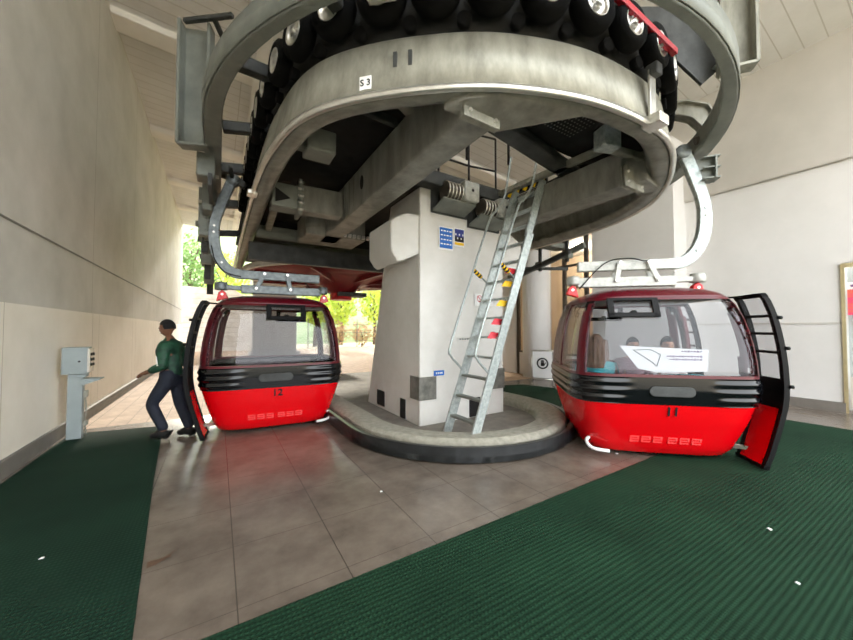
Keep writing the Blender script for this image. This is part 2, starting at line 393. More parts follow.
pl = bpy.data.lights.new('waiting_room_lamp', 'POINT'); pl.energy = 160; pl.color = (1, 0.87, 0.7); pl.shadow_soft_size = 0.1
po = bpy.data.objects.new('waiting_room_lamp', pl); COL.objects.link(po); po.location = (11.2, 7.4, 4.3)
t = thing('downlight', (0.17, 11.68, ceil_z(.17)), 'round recessed downlight in the ceiling beyond the left rail', 'light')
MB().lathe((0, 0, -0.02), (0, 0, 1), [(0.10, 0.02), (0.17, -0.01), (0.19, 0.03)]).build('ring', 'bright_metal', t); MB().cyl((0, 0, -0.012), (0, 0, 0.02), 0.11).build('bulb', 'white', t)

# door in the right wall
d1 = struct(MB().box((9.55, 1.145, 1.33), (0.06, 0.045, 2.66)).box((9.55, -0.37, 1.33), (0.1, 0.07, 2.66)).box((9.55, 0.38, 2.64), (0.1, 1.56, 0.07)).build('door_1', 'gold'))
g = MB().box((9.6, 0.38, 1.6), (0.012, 1.44, 2.0)).build('pane', 'glass_clear', d1)
MB().box((9.6, 0.38, 0.35), (0.04, 1.44, 0.5)).box((9.6, 0.38, 0.62), (0.05, 1.44, 0.05)).build('lower_panel', 'grey_wall', d1)
struct(MB().box((9.95, 0.38, 1.3), (0.05, 1.9, 2.7)).build('wall_porch', 'white_wall'))
t = thing('poster', (9.575, 0.79, 2.08), 'pink and orange striped poster with a white heading in the right-hand doorway', 'poster')
MB().box((0, 0, -0.1), (0.008, 0.62, 0.46)).build('sheet', 'pink', t); MB().box((-0.001, 0, 0.19), (0.008, 0.62, 0.13)).build('heading_strip', 'white', t)
for k, w in enumerate((0.06, 0.1, 0.05, 0.08)):
    MB().box((-0.006, 0.24 - k * 0.12, 0.19), (0.002, w, 0.035)).build('lettering', 'purple_ink', t)

# outside: ground, retaining wall, hill
struct(MB().box((5, 60, -0.16), (160, 90, 0.2)).build('ground', 'earth'))
struct(MB().box((5, -24, -0.16), (120, 40, 0.2)).build('ground', 'earth'))
rw = MB().prism([(-9, 26.5, -.1), (3.4, 26.5, -.1), (3.4, 26.9, 2.7), (1.0, 26.9, 4.2), (-9, 26.9, 4.6)], (0, 0.6, 0)).build('wall_retaining', 'stone'); struct(rw)
hill = MB(); n = 26; vs = []
for j in range(n):
    for i in range(n):
        x = -45 + i * 90 / (n - 1); y = 36 + j * 40 / (n - 1)
        vs.append((x, y, 0.55 * (y - 36) + 2.2 * noise.noise(Vector((x * .08, y * .08, 1)))))
hill.add(vs, [(j * n + i, j * n + i + 1, (j + 1) * n + i + 1, (j + 1) * n + i) for j in range(n - 1) for i in range(n - 1)], True)
struct(hill.build('hill', 'hill'))
t = thing('concrete_pillar', (2.7, 20.5, 0), 'grey round-edged concrete pillar outside beyond the far gondola window', 'pillar')
MB().box((0, 0, 2.4), (2.2, 1.0, 4.8)).build('shaft', 'pillar_grey', t, bevel=0.08); MB().box((0, 0, 0.1), (2.5, 1.3, 0.3)).build('plinth', 'pillar_grey', t)
# ---- trees
def leafy(c, r, count, size, rnd):
    vs = []; fs = []
    for k in range(count):
        while True:
            p = Vector((rnd.uniform(-1, 1), rnd.uniform(-1, 1), rnd.uniform(-1, 1)))
            if 0.25 < p.length < 1: break
        p = Vector(c) + Vector((p.x * r[0], p.y * r[1], p.z * r[2])) * (0.8 + 0.35 * noise.noise(p * 3))
        a = Vector((rnd.uniform(-1, 1), rnd.uniform(-1, 1), rnd.uniform(-.6, .6))).normalized(); b = a.orthogonal().normalized()
        q = a.cross(b); s = size * rnd.uniform(.6, 1.3); i = len(vs)
        vs += [p - b * s, p + q * s * .5, p + b * s, p - q * s * .5]; fs.append((i, i + 1, i + 2, i + 3))
    return vs, fs
def tree(x, y, z, h, r, leaf, label, rnd):
    t = thing('tree', (x, y, z), label, 'tree', 'trees outside the far end of the hall')
    tr = MB().tube([(0, 0, -.4), (0.08, 0.02, h * .35), (-.05, 0.1, h * .6), (0.05, 0, h * .85)], 0.16, 8, [0.2, 0.15, 0.1, 0.04])
    for k in range(5):
        a = k * 1.3; tr.tube([(0, 0, h * (.4 + .06 * k)), (math.cos(a) * r * .5, math.sin(a) * r * .5, h * (.6 + .06 * k))], 0.05, 6)
    tr.build('trunk', 'bark', t)
    vs, fs = leafy((0, 0, h * .66), (r, r, h * .42), 1500, 0.16, rnd)
    MB().add(vs, fs).build('crown', leaf, t, fix=False)
rnd = random.Random(3)
for k, (x, y, h, r, lf, lb) in enumerate([
    (-4.4, 31, 8.0, 2.0, 'leaf_g', 'tall green tree outside beyond the end of the left wall'),
    (-2.0, 34, 9.5, 2.3, 'leaf_g', 'green tree behind the pale stone wall, just right of the left wall end'),
    (0.6, 37, 8.5, 2.4, 'leaf_y', 'yellow-green tree farther back between the stone wall and the far gondola'),
    (7.3, 30.5, 5.2, 1.6, 'leaf_y', 'yellow-green tree outside just right of the far gondola roof'),
    (10.3, 32.5, 5.6, 1.8, 'leaf_y', 'bright yellow-green tree outside midway between far gondola and white pylon'),
    (13.4, 31.5, 6.4, 1.9, 'leaf_y', 'bright tree outside beside the left edge of the white pylon'),
    (17.0, 35.5, 7.0, 2.0, 'leaf_g', 'green tree outside mostly hidden behind the white pylon'),
    (12.0, 39.5, 9.0, 2.8, 'leaf_g', 'green tree on the hillside behind the yellow-green trees'),
    (4.0, 33, 6.0, 2.2, 'leaf_y', 'yellow-green tree seen through the far gondola window'),
]): tree(x, y, 0.0 if y < 36 else 0.3, h, r, lf, lb, rnd)
for k, (x, lb) in enumerate([(8.6, 'dry reddish shrub behind the fence, nearest the far gondola'), (10.8, 'dry reddish shrub behind the fence, middle of the three'), (13.2, 'dry reddish shrub behind the fence, nearest the white pylon')]):
    t = thing('shrub', (x, 28.2, 0), lb, 'shrub', 'dry shrubs along the fence')
    vs, fs = leafy((0, 0, 1.1), (1.4, .7, 1.2), 800, 0.1, rnd)
    MB().add(vs, fs).build('foliage', 'leaf_r', t, fix=False); MB().tube([(0, 0, -.1), (.1, 0, .6), (0, .1, 1.4)], .05, 6).build('stem', 'bark', t)
t = thing('fence', (11, 27.2, 0), 'thin metal post and wire fence in front of the dry shrubs outside', 'fence')
for k in range(6):
    MB().cyl((-5 + k * 2.0, 0, -.1), (-5 + k * 2.0, 0, 2.3), 0.035, 8).build('post', 'bronze', t)
for z in (0.5, 1.2, 1.9): MB().cyl((-5, 0, z), (5, 0, z), 0.014, 6).build('wire', 'bronze', t)

# ------------------------------------------------------------------ mats
t = tag(MB().prism([(-1.75, -3.5, 0), (-0.28, -3.5, 0), (-0.33, 2.17, 0), (-0.52, 4.3, 0), (-0.69, 6.55, 0), (-1.75, 6.75, 0)], (0, 0, 0.012)).build('rubber_mat', 'mat_l'),
        'narrow dark green rubber mat along the left wall under the boy and control box', 'mat')
tag(MB().prism([(-0.24, -3.5, 0), (7.95, -3.5, 0), (7.95, 1.6, 0), (7.1, 1.95, 0), (-0.24, 1.97, 0)], (0, 0, 0.012)).build('rubber_mat', 'mat_r'),
    'large dark green rubber mat filling the foreground under gondola 11', 'mat')
tag(MB().prism([(5.2, 5.2, 0), (5.62, 4.15, 0), (7.4, 4.95, 0), (7.0, 6.3, 0), (6.4, 6.5, 0)], (0, 0, 0.012)).build('rubber_mat', 'mat_r'),
    'small dark green rubber mat behind the kerb by the prohibition sign', 'mat')

# ------------------------------------------------------------------ guide island: kerb round the pylon
CX, CY = 3.31, 4.45
def U(R, y1, z, n=40):
    return [(CX - R, y1, z)] + [(CX - R, CY + (y1 - CY) * (1 - k / 6), z) for k in range(1, 6)] + \
           [(CX - R * math.cos(PI * k / n), CY - R * math.sin(PI * k / n), z) for k in range(n + 1)] + \
           [(CX + R, CY + (y1 - CY) * k / 6, z) for k in range(1, 7)]
t = thing('guide_island', (CX, CY, 0), 'raised rounded concrete kerb with black rubber band circling the white pylon', 'kerb', world=True)
p = U(1.52, 10.5, 0)
MB().sweep(p, [(-.24, 0.0), (-.24, 0.17), (-.2, 0.215), (.10, 0.235), (.16, 0.2), (.16, 0.0)], smooth=False).build('concrete_kerb', 'kerb', t)
MB().sweep(U(1.745, 10.5, 0), [(-.022, 0.02), (-.032, 0.13), (-.008, 0.185), (.05, 0.19), (.05, 0.02)], smooth=False).build('rubber_band', 'band', t)
MB().sweep(U(1.775, 10.5, 0), [(-.005, 0.02), (-.01, 0.075), (.02, 0.085), (.02, 0.02)], smooth=False).build('steel_strip', 'dark_steel', t)
for k in range(12):
    a = PI * (k + .6) / 12.5
    q = Vector((CX - 1.77 * math.cos(a), CY - 1.77 * math.sin(a), 0.115)); d = Vector((-math.cos(a), -math.sin(a), 0))
    MB().cyl(q, q + d * 0.018, 0.011, 8).build('bolt', 'bright_metal', t)
q = Vector((CX - 1.75 * math.cos(2.19), CY - 1.75 * math.sin(2.19), 0))
MB().box((q.x, q.y, 0.1), (0.012, 0.09, 0.2), 2.19 - PI / 2).build('band_joint', 'hole', t)
struct(MB().prism([(CX - 1.4, 10.5, 0), (CX - 1.4, CY, 0)] + [(CX - 1.4 * math.cos(PI * k / 20), CY - 1.4 * math.sin(PI * k / 20), 0) for k in range(1, 20)] + [(CX + 1.4, CY, 0), (CX + 1.4, 10.5, 0)], (0, 0, 0.08)).build('floor_island', 'kerb_in'))

# ------------------------------------------------------------------ pylon
t = thing('support_pylon', (3.36, 5.2, 0), 'thick white concrete pylon standing inside the kerb and carrying the machinery', 'pylon', world=True)
PX0, PX1, PY0 = 2.52, 4.2, 4.23
def taper(z): return 6.25 - 0.28 * z
pl = MB().add([(PX0, PY0, 0), (PX1, PY0, 0), (PX1, 6.25, 0), (PX0, 6.25, 0), (PX0, PY0, 3.62), (PX1, PY0, 3.62), (PX1, taper(3.62), 3.62), (PX0, taper(3.62), 3.62)],
              [(3, 2, 1, 0), (4, 5, 6, 7), (0, 1, 5, 4), (1, 2, 6, 5), (2, 3, 7, 6), (3, 0, 4, 7)])
pl.build('shaft', 'pylon', t, bevel=0.02)
MB().prism([(2.53, 4.26, 2.62), (2.53, 4.26, 3.2), (2.3, 4.26, 3.2), (2.06, 4.26, 3.06), (2.06, 4.26, 2.62), (2.14, 4.26, 2.50), (2.2, 4.26, 2.46)], (0, 0.82, 0)).build('corbel', 'pylon', t, bevel=0.03)
MB().prism([(4.19, 4.26, 2.62), (4.19, 4.26, 3.2), (4.42, 4.26, 3.2), (4.70, 4.26, 3.06), (4.70, 4.26, 2.62), (4.6, 4.26, 2.5)], (0, 0.82, 0)).build('corbel', 'pylon', t, bevel=0.03)
MB().box((2.65, 4.224, 0.62), (0.30, 0.015, 0.34)).box((2.513, 4.36, 0.62), (0.015, 0.28, 0.34)).build('grey_patch', 'pylon_grey', t)
MB().box((4.06, 4.224, 0.66), (0.30, 0.015, 0.34)).build('grey_patch', 'pylon_grey', t)
MB().box((2.85, 4.222, 0.835), (0.18, 0.012, 0.075)).build('blue_label', 'blue', t)
for k in range(4): MB().box((2.80 + k * .033, 4.214, 0.835), (0.02, 0.003, 0.03)).build('label_mark', 'white', t)
for c_, d_ in (((2.52, 4.75, 0.24), (0.03, 0.16, 0.3)), ((3.55, 4.23, 0.24), (0.22, 0.03, 0.3)), ((2.52, 5.6, 0.26), (0.03, 0.3, 0.26))): MB().box(c_, d_).build('cable_opening', 'hole', t)
# two motor boxes hung on the front of the pylon head
for x, z, sx in ((3.02, 3.5, 1), (3.72, 3.38, 1)):
    MB().box((x + .02, 4.205, z + .02), (0.68, 0.03, 0.52)).build('motor_backplate', 'dark_steel', t)
    MB().prism([(x - .30, 4.19, z - .22), (x - .30, 3.90, z - .13), (x - .30, 3.90, z - .10), (x - .30, 4.19, z - .18)], (0.60, 0, 0)).build('motor_shelf', 'rail_paint', t)
    MB().cyl((x - .24, 3.98, z + .03), (x + .06, 3.98, z + .03), 0.13, 20).build('cable_drum', 'bronze', t)
    for k in range(5): MB().lathe((x - .22 + k * .06, 3.98, z + .03), (1, 0, 0), [(.12, -.012), (.145, 0), (.12, .012)], 20).build('drum_flange', 'bright_metal', t)
    MB().box((x + .17, 3.95, z + .05), (0.27, 0.26, 0.29)).build('motor_housing', 'galv_white', t, bevel=0.015)
    MB().cyl((x + .17, 3.83, z + .06), (x + .17, 3.812, z + .06), 0.02, 10).build('motor_bolt', 'ink', t)
# posters
t = thing('notice', (2.98, 4.215, 2.9), 'larger blue notice with white picture rows taped to the pylon', 'notice')
MB().box((0, 0, 0), (0.27, 0.006, 0.36)).build('sheet', 'white', t); MB().box((0, -.004, 0.005), (0.24, 0.004, 0.315)).build('blue_field', 'blue', t)
for k in range(4):
    for j in range(4): MB().box((-.085 + j * .055, -.007, .115 - k * .068), (0.032 + .012 * ((j + k) % 2), 0.002, 0.02)).build('pictogram', 'white', t)
t = thing('notice', (3.235, 4.215, 2.95), 'smaller navy notice with yellow foot, right of the blue one on the pylon', 'notice')
MB().box((0, 0, 0), (0.2, 0.006, 0.29)).build('sheet', 'white', t); MB().box((0, -.004, 0.03), (0.18, 0.004, 0.2)).build('navy_field', 'navy', t)
MB().box((0, -.004, -.10), (0.18, 0.004, 0.04)).build('yellow_foot', 'yellow', t); MB().box((0, -.0045, -.03), (0.17, 0.004, 0.08)).build('dark_strip', 'ink', t)
for k in range(5): MB().box((-.07 + k * .035, -.007, .045 - (k % 2) * .06), (0.022, 0.002, 0.03)).build('pictogram', 'white', t)

# ------------------------------------------------------------------ station machinery
st = thing('turnaround_machinery', (CX, CY, 3.3), 'large grey overhead cableway turnaround with curved rails, girders and a row of tyres', 'cableway machinery', world=True)
raw = [(.37, 13.0), (.36, 9.0), (.36, 6.4), (.36, 4.94), (.38, 4.22), (.42, 3.73), (.53, 3.1), (.76, 2.65), (1.16, 2.23), (1.63, 1.87), (2.06, 1.66), (2.48, 1.52), (2.91, 1.45), (3.4, 1.43), (3.8, 1.49), (4.25, 1.66), (4.77, 1.93), (5.21, 2.27), (5.55, 2.72), (5.76, 3.2), (5.9, 3.7), (5.97, 4.3), (6.0, 5.0), (6.0, 7.0), (6.0, 9.0), (6.0, 13.0)]
rp = catmull([(x, y, 0) for x, y in raw], 6)
for _ in range(4):
    rp = [rp[0]] + [(rp[i - 1] + rp[i] * 2 + rp[i + 1]) / 4 for i in range(1, len(rp) - 1)] + [rp[-1]]
def ring(dz): return [(p.x, p.y, dz) for p in rp]
# sweep side axis: travelling left leg -> front -> right leg, side = outward to the right of travel is -x on the left leg? kept by test below
def offs(path, d):
    out = []
    P = [Vector(p) for p in path]
    for i in range(len(P)):
        t_ = (P[min(i + 1, len(P) - 1)] - P[max(i - 1, 0)]).normalized(); out.append(P[i] + Vector((t_.y, -t_.x, 0)) * d)   # +d = outward
    return out
# travelling down the left leg (-y): t=(0,-1) -> (t.y,-t.x) = (-1,0): outward. sweep side = t x up = (-1,0): outward as well
MB().sweep(ring(0), [(0, 3.33), (-.085, 3.80), (-.10, 3.82), (-.14, 3.82), (-.14, 3.80), (-.11, 3.80), (-.02, 3.33)]).build('fascia_plate', 'steel', st)
MB().sweep(ring(0), [(.022, 3.31), (.014, 3.335), (-.01, 3.34), (-.03, 3.325), (-.035, 3.295), (-.01, 3.28), (.014, 3.288)]).build('fascia_bead', 'bright_metal', st)
MB().sweep(ring(0), [(-.045, 3.295), (-.045, 3.315), (-.18, 3.335), (-.24, 3.40), (-.255, 3.395), (-.19, 3.315)]).build('lower_flange', 'girder', st)
# front gusset plate behind the fascia over the first girder
MB().prism([(1.5, 2.14, 3.235), (1.58, 1.98, 3.26), (1.8, 1.84, 3.28), (2.5, 1.62, 3.29), (2.6, 1.64, 3.29), (2.06, 2.14, 3.235)], (0, 0, 0.14)).build('front_gusset', 'girder', st)
# outer rail
def UO(R, y1, z, cx=3.34, cy=4.44, n=48): 
    return [(cx - R, y1, z)] + [(cx - R, cy + (y1 - cy) * (1 - k / 8), z) for k in range(1, 8)] + [(cx - R * math.cos(PI * k / n), cy - R * math.sin(PI * k / n), z) for k in range(n + 1)] + [(cx + R, cy + (y1 - cy) * k / 8, z) for k in range(1, 9)]
orl = MB()
A_ = UO(3.30, 13, 3.88, 3.31, 4.39); B_ = UO(3.57, 13, 3.88, 3.395, 4.57); C_ = UO(3.56, 13, 4.13, 3.395, 4.57); D_ = UO(3.30, 13, 4.13, 3.31, 4.39)
n_ = len(A_); Q_ = [A_[i] if k == 0 else B_[i] if k == 1 else C_[i] if k == 2 else D_[i] for i in range(n_) for k in range(4)]
orl.add(Q_, [(i * 4 + j, i * 4 + (j + 1) % 4, i * 4 + 4 + (j + 1) % 4, i * 4 + 4 + j) for i in range(n_ - 1) for j in range(4)] + [(0, 1, 2, 3), (n_ * 4 - 1, n_ * 4 - 2, n_ * 4 - 3, n_ * 4 - 4)])
orl.build('outer_rail', 'rail_paint', st, bevel=0.012)
B2 = UO(3.575, 13, 0, 3.395, 4.57)
MB().sweep(B2, [(0, 3.89), (.008, 3.89), (.008, 4.125), (0, 4.125)]).build('outer_rail_cover', 'rail_paint', st)
# radial arms between the two rings
for a in (-8, 14, 36, 176, 190):
    ca, sa = -math.cos(math.radians(a)), -math.sin(math.radians(a))
    MB().bar((3.34 + ca * 2.75, 4.44 + sa * 2.75, 4.14), (3.34 + ca * 3.36, 4.44 + sa * 3.36, 4.06), 0.11, 0.13).build('radial_arm', 'dark_steel', st, bevel=0.015)
for y in (6.2, 8.0, 10.5):
    for sgn in (-1, 1): MB().bar((3.34 + sgn * 2.8, y, 4.14), (3.34 + sgn * 3.36, y, 4.06), 0.13, 0.14).build('radial_arm', 'dark_steel', st)
# tyre row
tp = resample(offs(ring(0), -0.03)[::-1], 0.43)[::-1]
tp = tp
ty = MB().lathe((0, 0, 0), (0, 0, 1), [(.105, -.06), (.125, -.068), (.165, -.07), (.192, -.052), (.20, -.02), (.20, .02), (.192, .052), (.165, .07), (.125, .068), (.105, .06), (.105, -.06)], 32).build('drive_tyre', 'tyre')
rimm = MB().lathe((0, 0, 0), (0, 0, 1), [(.0, .075), (.024, .075), (.03, .05), (.055, .045), (.062, .038), (.088, .036), (.098, .052), (.108, .07), (.112, .064), (.105, .02), (.1, -.05), (.0, -.05)], 28)
for k in range(6): rimm.cyl((.044 * math.cos(k * PI / 3), .044 * math.sin(k * PI / 3), .045), (.044 * math.cos(k * PI / 3), .044 * math.sin(k * PI / 3), .06), .008, 8)
rimo = rimm.build('wheel_rim', 'bright_metal'); rimo.parent = ty
first = True
P = tp
for i in range(1, len(P) - 1):
    if P[i].y > 8.2: continue
    tt = (P[i + 1] - P[i - 1]).normalized(); out = Vector((tt.y, -tt.x, 0))
    if first: w = ty; first = False
    else:
        w = ty.copy(); COL.objects.link(w); r2 = rimo.copy(); COL.objects.link(r2); r2.parent = w
    w.parent = st; w.location = Vector((P[i].x, P[i].y, 4.10)) - WORLD[st.name]; w.rotation_euler = out.to_track_quat('Z', 'Y').to_euler()
    q = (P[i] + P[min(i + 1, len(P) - 1)]) / 2
    b = MB().cyl(q + Vector((0, 0, 3.9)) - out * .08, q + Vector((0, 0, 3.9)) - out * .02, 0.055, 16).build('belt_pulley', 'tyre', st)
MB().sweep(offs(ring(0), -.24), [(-.05, 3.84), (.05, 3.84), (.05, 4.34), (-.05, 4.34)]).build('belt_guard', 'deck', st)
MB().sweep(offs(ring(0), -.20), [(-.3, 4.34), (.1, 4.34), (.1, 4.40), (-.3, 4.40)]).build('top_cover', 'deck', st)
# deck plates under the roof of the machine, with a ladder hatch
dk = MB()
for x0, x1, y0, y1 in ((.75, 2.4, 3.2, 13), (1.5, 2.4, 2.4, 3.2), (2.4, 4.5, 1.9, 2.75), (2.4, 3.0, 4.3, 13), (4.5, 5.9, 2.9, 13), (4.5, 5.2, 2.3, 2.9), (3.0, 4.5, 4.45, 13), (1.0, 1.5, 2.9, 3.2)):
    dk.box(((x0 + x1) / 2, (y0 + y1) / 2, 3.83), (x1 - x0, y1 - y0, 0.04))
dk.build('deck_plate', 'deck', st)
pf = MB()
for i in range(12):
    for j in range(7): pf.box((3.0 + i * .05, 2.15 + j * .05, 3.806), (0.014, 0.014, 0.006))
pf.build('perforations', 'girder', st)['kind'] = 'stuff'
# girders
def girder(x0, x1, y0, y1, z0, z1):
    MB().box(((x0 + x1) / 2, (y0 + y1) / 2, (z0 + z1) / 2), (x1 - x0, y1 - y0, z1 - z0)).build('girder', 'girder', st, bevel=0.012)
    e = MB().box(((x0 + x1) / 2, y0 - .02, z0 + .10), (x1 - x0 + .06, 0.03, 0.25)).box(((x0 + x1) / 2, y0 - .06, z0 + .10), (x1 - x0 + .06, 0.03, 0.25)).build('end_plate', 'steel', st, bevel=0.005)
    for k in (-1, 1):
        for z in (z0 + .03, z0 + .15): MB().cyl(((x0 + x1) / 2 + k * (x1 - x0) * .42, y0 - .09, z), ((x0 + x1) / 2 + k * (x1 - x0) * .42, y0 + .02, z), 0.016, 8).build('bolt', 'bright_metal', st)
girder(1.64, 1.96, 2.10, 6.6, 3.2, 3.74)
girder(4.03, 4.4, 2.12, 8.5, 3.2, 3.62)
MB().bar((4.2, 2.02, 3.42), (4.75, 2.1, 3.45), 0.2, 0.34).build('girder_stub', 'girder', st, bevel=0.01)
for y, z in ((4.3, 3.5), (5.2, 3.49), ):
    ov = MB(); n = 16
    ov.prism([(1.632, y + .055 * math.cos(2 * PI * k / n), z + .095 * math.sin(2 * PI * k / n)) for k in range(n)], (0.012, 0, 0)); ov.build('girder_hole', 'hole', st)
for y in (4.62, 4.8, 4.98): MB().box((1.632, y, 3.47), (0.02, 0.03, 0.4)).build('weld_rib', 'girder', st)
# inner pipe beside the second girder, ladder hatch frame, cross channels
MB().bar((4.0, 2.2, 3.72), (3.85, 5.6, 3.72), 0.08, 0.08).build('inner_rail', 'steel', st)
MB().bar((2.0, 2.55, 3.74), (4.6, 3.0, 3.74), 0.22, 0.12).build('cross_channel', 'dark_steel', st, bevel=0.01)
MB().bar((1.9, 4.1, 3.7), (4.1, 4.1, 3.7), 0.2, 0.2).build('cross_channel', 'dark_steel', st, bevel=0.01)
MB().bar((0.62, 5.25, 3.42), (1.0, 5.25, 3.42), 0.3, 0.34).build('leg_bracket', 'rail_paint', st, bevel=0.012)
MB().bar((1.0, 5.25, 3.44), (1.64, 5.2, 3.44), 0.26, 0.38).build('cross_beam', 'girder', st, bevel=0.012)
MB().box((1.0, 5.25, 3.44), (0.05, 0.38, 0.5)).build('flange_plate', 'rail_paint', st, bevel=0.005)
for k in range(5):
    MB().cyl((0.96, 5.06, 3.24 + k * .1), (1.04, 5.06, 3.24 + k * .1), 0.018, 8).build('bolt', 'bright_metal', st)
MB().prism([(0.66, 5.08, 3.30), (0.86, 5.08, 3.38), (0.66, 5.08, 3.5)], (0, 0.012, 0)).build('bracket_opening', 'hole', st)
MB().box((0.92, 3.72, 3.52), (0.3, 0.28, 0.24)).box((0.72, 3.75, 3.5), (0.3, 0.1, 0.12)).build('leg_bracket', 'rail_paint', st, bevel=0.012)
MB().bar((0.6, 7.2, 3.4), (1.7, 7.2, 3.4), 0.16, 0.22).build('cross_beam', 'rail_paint', st, bevel=0.01)
MB().bar((0.75, 5.7, 3.5), (0.8, 7.1, 3.45), 0.1, 0.1).build('inner_strut', 'steel', st)
MB().prism([(1.3, 6.1, 3.2), (2.4, 6.1, 3.2), (2.4, 6.9, 3.2), (1.3, 6.9, 3.2)], (0, 0, 0.4)).build('cable_tray_box', 'girder', st, bevel=0.01)
bl = MB()
for k in range(7): bl.box((1.9 + k * .09, 6.07, 3.25), (0.05, 0.06, 0.06))
bl.build('terminal_strip', 'bright_metal', st)
MB().bar((1.6, 3.2, 3.72), (.95, 3.05, 3.66), 0.06, 0.08).build('inner_strut', 'dark_steel', st)
MB().bar((0.9, 3.3, 3.7), (2.2, 2.3, 3.72), 0.06, 0.07).build('inner_strut', 'dark_steel', st)
MB().box((1.45, 2.72, 3.66), (0.18, 0.1, 0.22), 0.5).build('junction_box', 'steel', st, bevel=0.01)
MB().box((3.55, 2.0, 3.55), (0.22, 0.16, 0.22), -0.3).build('junction_box', 'galv', st, bevel=0.01)
MB().bar((3.6, 2.05, 3.5), (4.3, 1.95, 3.52), 0.07, 0.07).build('inner_strut', 'steel', st)
MB().bar((5.25, 2.3, 3.62), (4.45, 2.6, 3.62), 0.3, 0.3).build('cross_beam', 'girder', st, bevel=0.012)
MB().bar((5.9, 5.2, 3.45), (4.4, 5.3, 3.45), 0.24, 0.3).build('cross_beam', 'girder', st, bevel=0.012)
MB().bar((5.9, 7.4, 3.4), (4.4, 7.4, 3.4), 0.2, 0.26).build('cross_beam', 'rail_paint', st, bevel=0.01)
# bits hanging below the far right of the deck
for k, (y, x0, x1, z) in enumerate(((8.2, 4.4, 7.1, 3.0), (8.7, 4.6, 7.4, 2.85), (9.2, 4.2, 6.6, 2.75))):
    MB().bar((x0, y, z), (x1, y, z + .08), 0.07, 0.1).build('hanging_rail', 'rail_paint', st)
MB().bar((6.85, 4.4, 3.36), (6.95, 7.2, 2.78), 0.09, 0.12).build('hanging_rail', 'rail_paint', st)
MB().bar((6.6, 4.6, 3.22), (6.7, 7.4, 2.62), 0.07, 0.08).build('hanging_rail', 'dark_steel', st)
MB().bar((6.3, 5.0, 3.42), (6.9, 5.0, 3.42), 0.3, 0.12).build('hanging_bracket', 'rail_paint', st)
MB().bar((6.0, 6.6, 3.1), (7.4, 5.2, 3.0), 0.06, 0.07).build('hanging_rail', 'dark_steel', st)
for x, y, z in ((6.8, 4.8, 3.2), (6.85, 5.6, 3.1), (6.9, 6.6, 2.9), (6.3, 6.0, 3.05)):
    MB().bar((x, y, z - .15), (x, y, 3.9), 0.06, 0.06, up=(0, 1, 0)).build('hanging_strut', 'dark_steel', st); MB().box((x, y, z), (0.16, 0.2, 0.16)).build('junction_box', 'rail_paint', st, bevel=0.01)
for x in (4.7, 5.5, 6.3): MB().bar((x, 8.4, 2.85), (x, 8.4, 3.4), 0.08, 0.08).build('hanging_strut', 'dark_steel', st)
MB().box((6.7, 8.3, 3.15), (0.5, 0.4, 0.35)).build('junction_box', 'dark_steel', st, bevel=0.02)
# dark bulkheads that close the machine towards the rope wheel
MB().box((3.35, 7.7, 3.62), (5.6, 0.08, 0.36)).build('bulkhead', 'deck', st)
MB().bar((0.5, 7.6, 3.08), (6.0, 7.6, 3.08), 0.14, 0.36).build('cross_beam', 'dark_steel', st)
# fascia joints and clip
def on_ring(x, y):
    k = min(range(1, len(rp) - 1), key=lambda i: (rp[i].x - x) ** 2 + (rp[i].y - y) ** 2)
    t_ = (rp[k + 1] - rp[k - 1]).normalized(); return rp[k], Vector((t_.y, -t_.x, 0))
q, n_ = on_ring(3.25, 1.56); az = math.atan2(n_.y, n_.x)
MB().box((q.x + n_.x * .012, q.y + n_.y * .012, 3.57), (0.02, 0.10, 0.44), az).build('splice_plate', 'bright_metal', st, bevel=0.004)
MB().box((q.x + n_.x * .03, q.y + n_.y * .03, 3.32), (0.16, 0.16, 0.09), az).build('splice_clamp', 'bright_metal', st, bevel=0.01)
MB().box((q.x + n_.x * .03, q.y + n_.y * .03, 3.78), (0.10, 0.10, 0.10), az).build('splice_clamp', 'dark_steel', st, bevel=0.01)
q, n_ = on_ring(.46, 4.9); MB().box((q.x, q.y, 3.30), (0.12, 0.16, 0.06)).build('splice_clamp', 'bright_metal', st, bevel=0.01)
q, n_ = on_ring(1.2, 2.2); az = math.atan2(n_.y, n_.x)
for dx in (-.06, .06):
    MB().box((q.x - n_.x * .044 - n_.y * dx, q.y - n_.y * .044 + n_.x * dx, 3.60), (0.02, 0.03, 0.12), az).build('fascia_slot', 'dark_steel', st)
# number plate S 3
q, n_ = on_ring(0.93, 2.47); az = math.atan2(n_.y, n_.x)
pt = MB().box((q.x - n_.x * .012, q.y - n_.y * .012, 3.43), (0.006, 0.10, 0.11), az).build('number_plate', 'white', st)
write('plate_lettering', 'S 3', 0.072, 'ink', st, (q.x - n_.x * .007, q.y - n_.y * .007, 3.43), (PI / 2, 0, az + PI / 2), 0.001)
# plate bracket and sensor in front of the tyres
MB().box((1.02, 2.26, 4.08), (0.22, 0.02, 0.24), -0.75, None).build('bracket_plate', 'bright_metal', st, bevel=0.004)
for dx, dz in ((-.05, .05), (.05, .05), (-.05, -.05), (.05, -.05)):
    MB().box((1.02 + dx * math.cos(-.75), 2.245 + dx * math.sin(-.75), 4.08 + dz), (0.03, 0.012, 0.012), -0.75).build('plate_slot', 'hole', st)
MB().cyl((1.28, 2.03, 4.10), (1.42, 1.98, 4.02), 0.04, 12).build('sensor', 'black', st); MB().cyl((1.42, 1.98, 4.02), (1.45, 1.96, 4.0), 0.02, 10).build('sensor_tip', 'bright_metal', st)
MB().tube(catmull([(1.12, 2.1, 4.2), (1.2, 2.02, 4.07), (1.3, 1.98, 4.07), (1.36, 2.0, 4.16)], 5), 0.012, 6).build('sensor_cable', 'white', st)
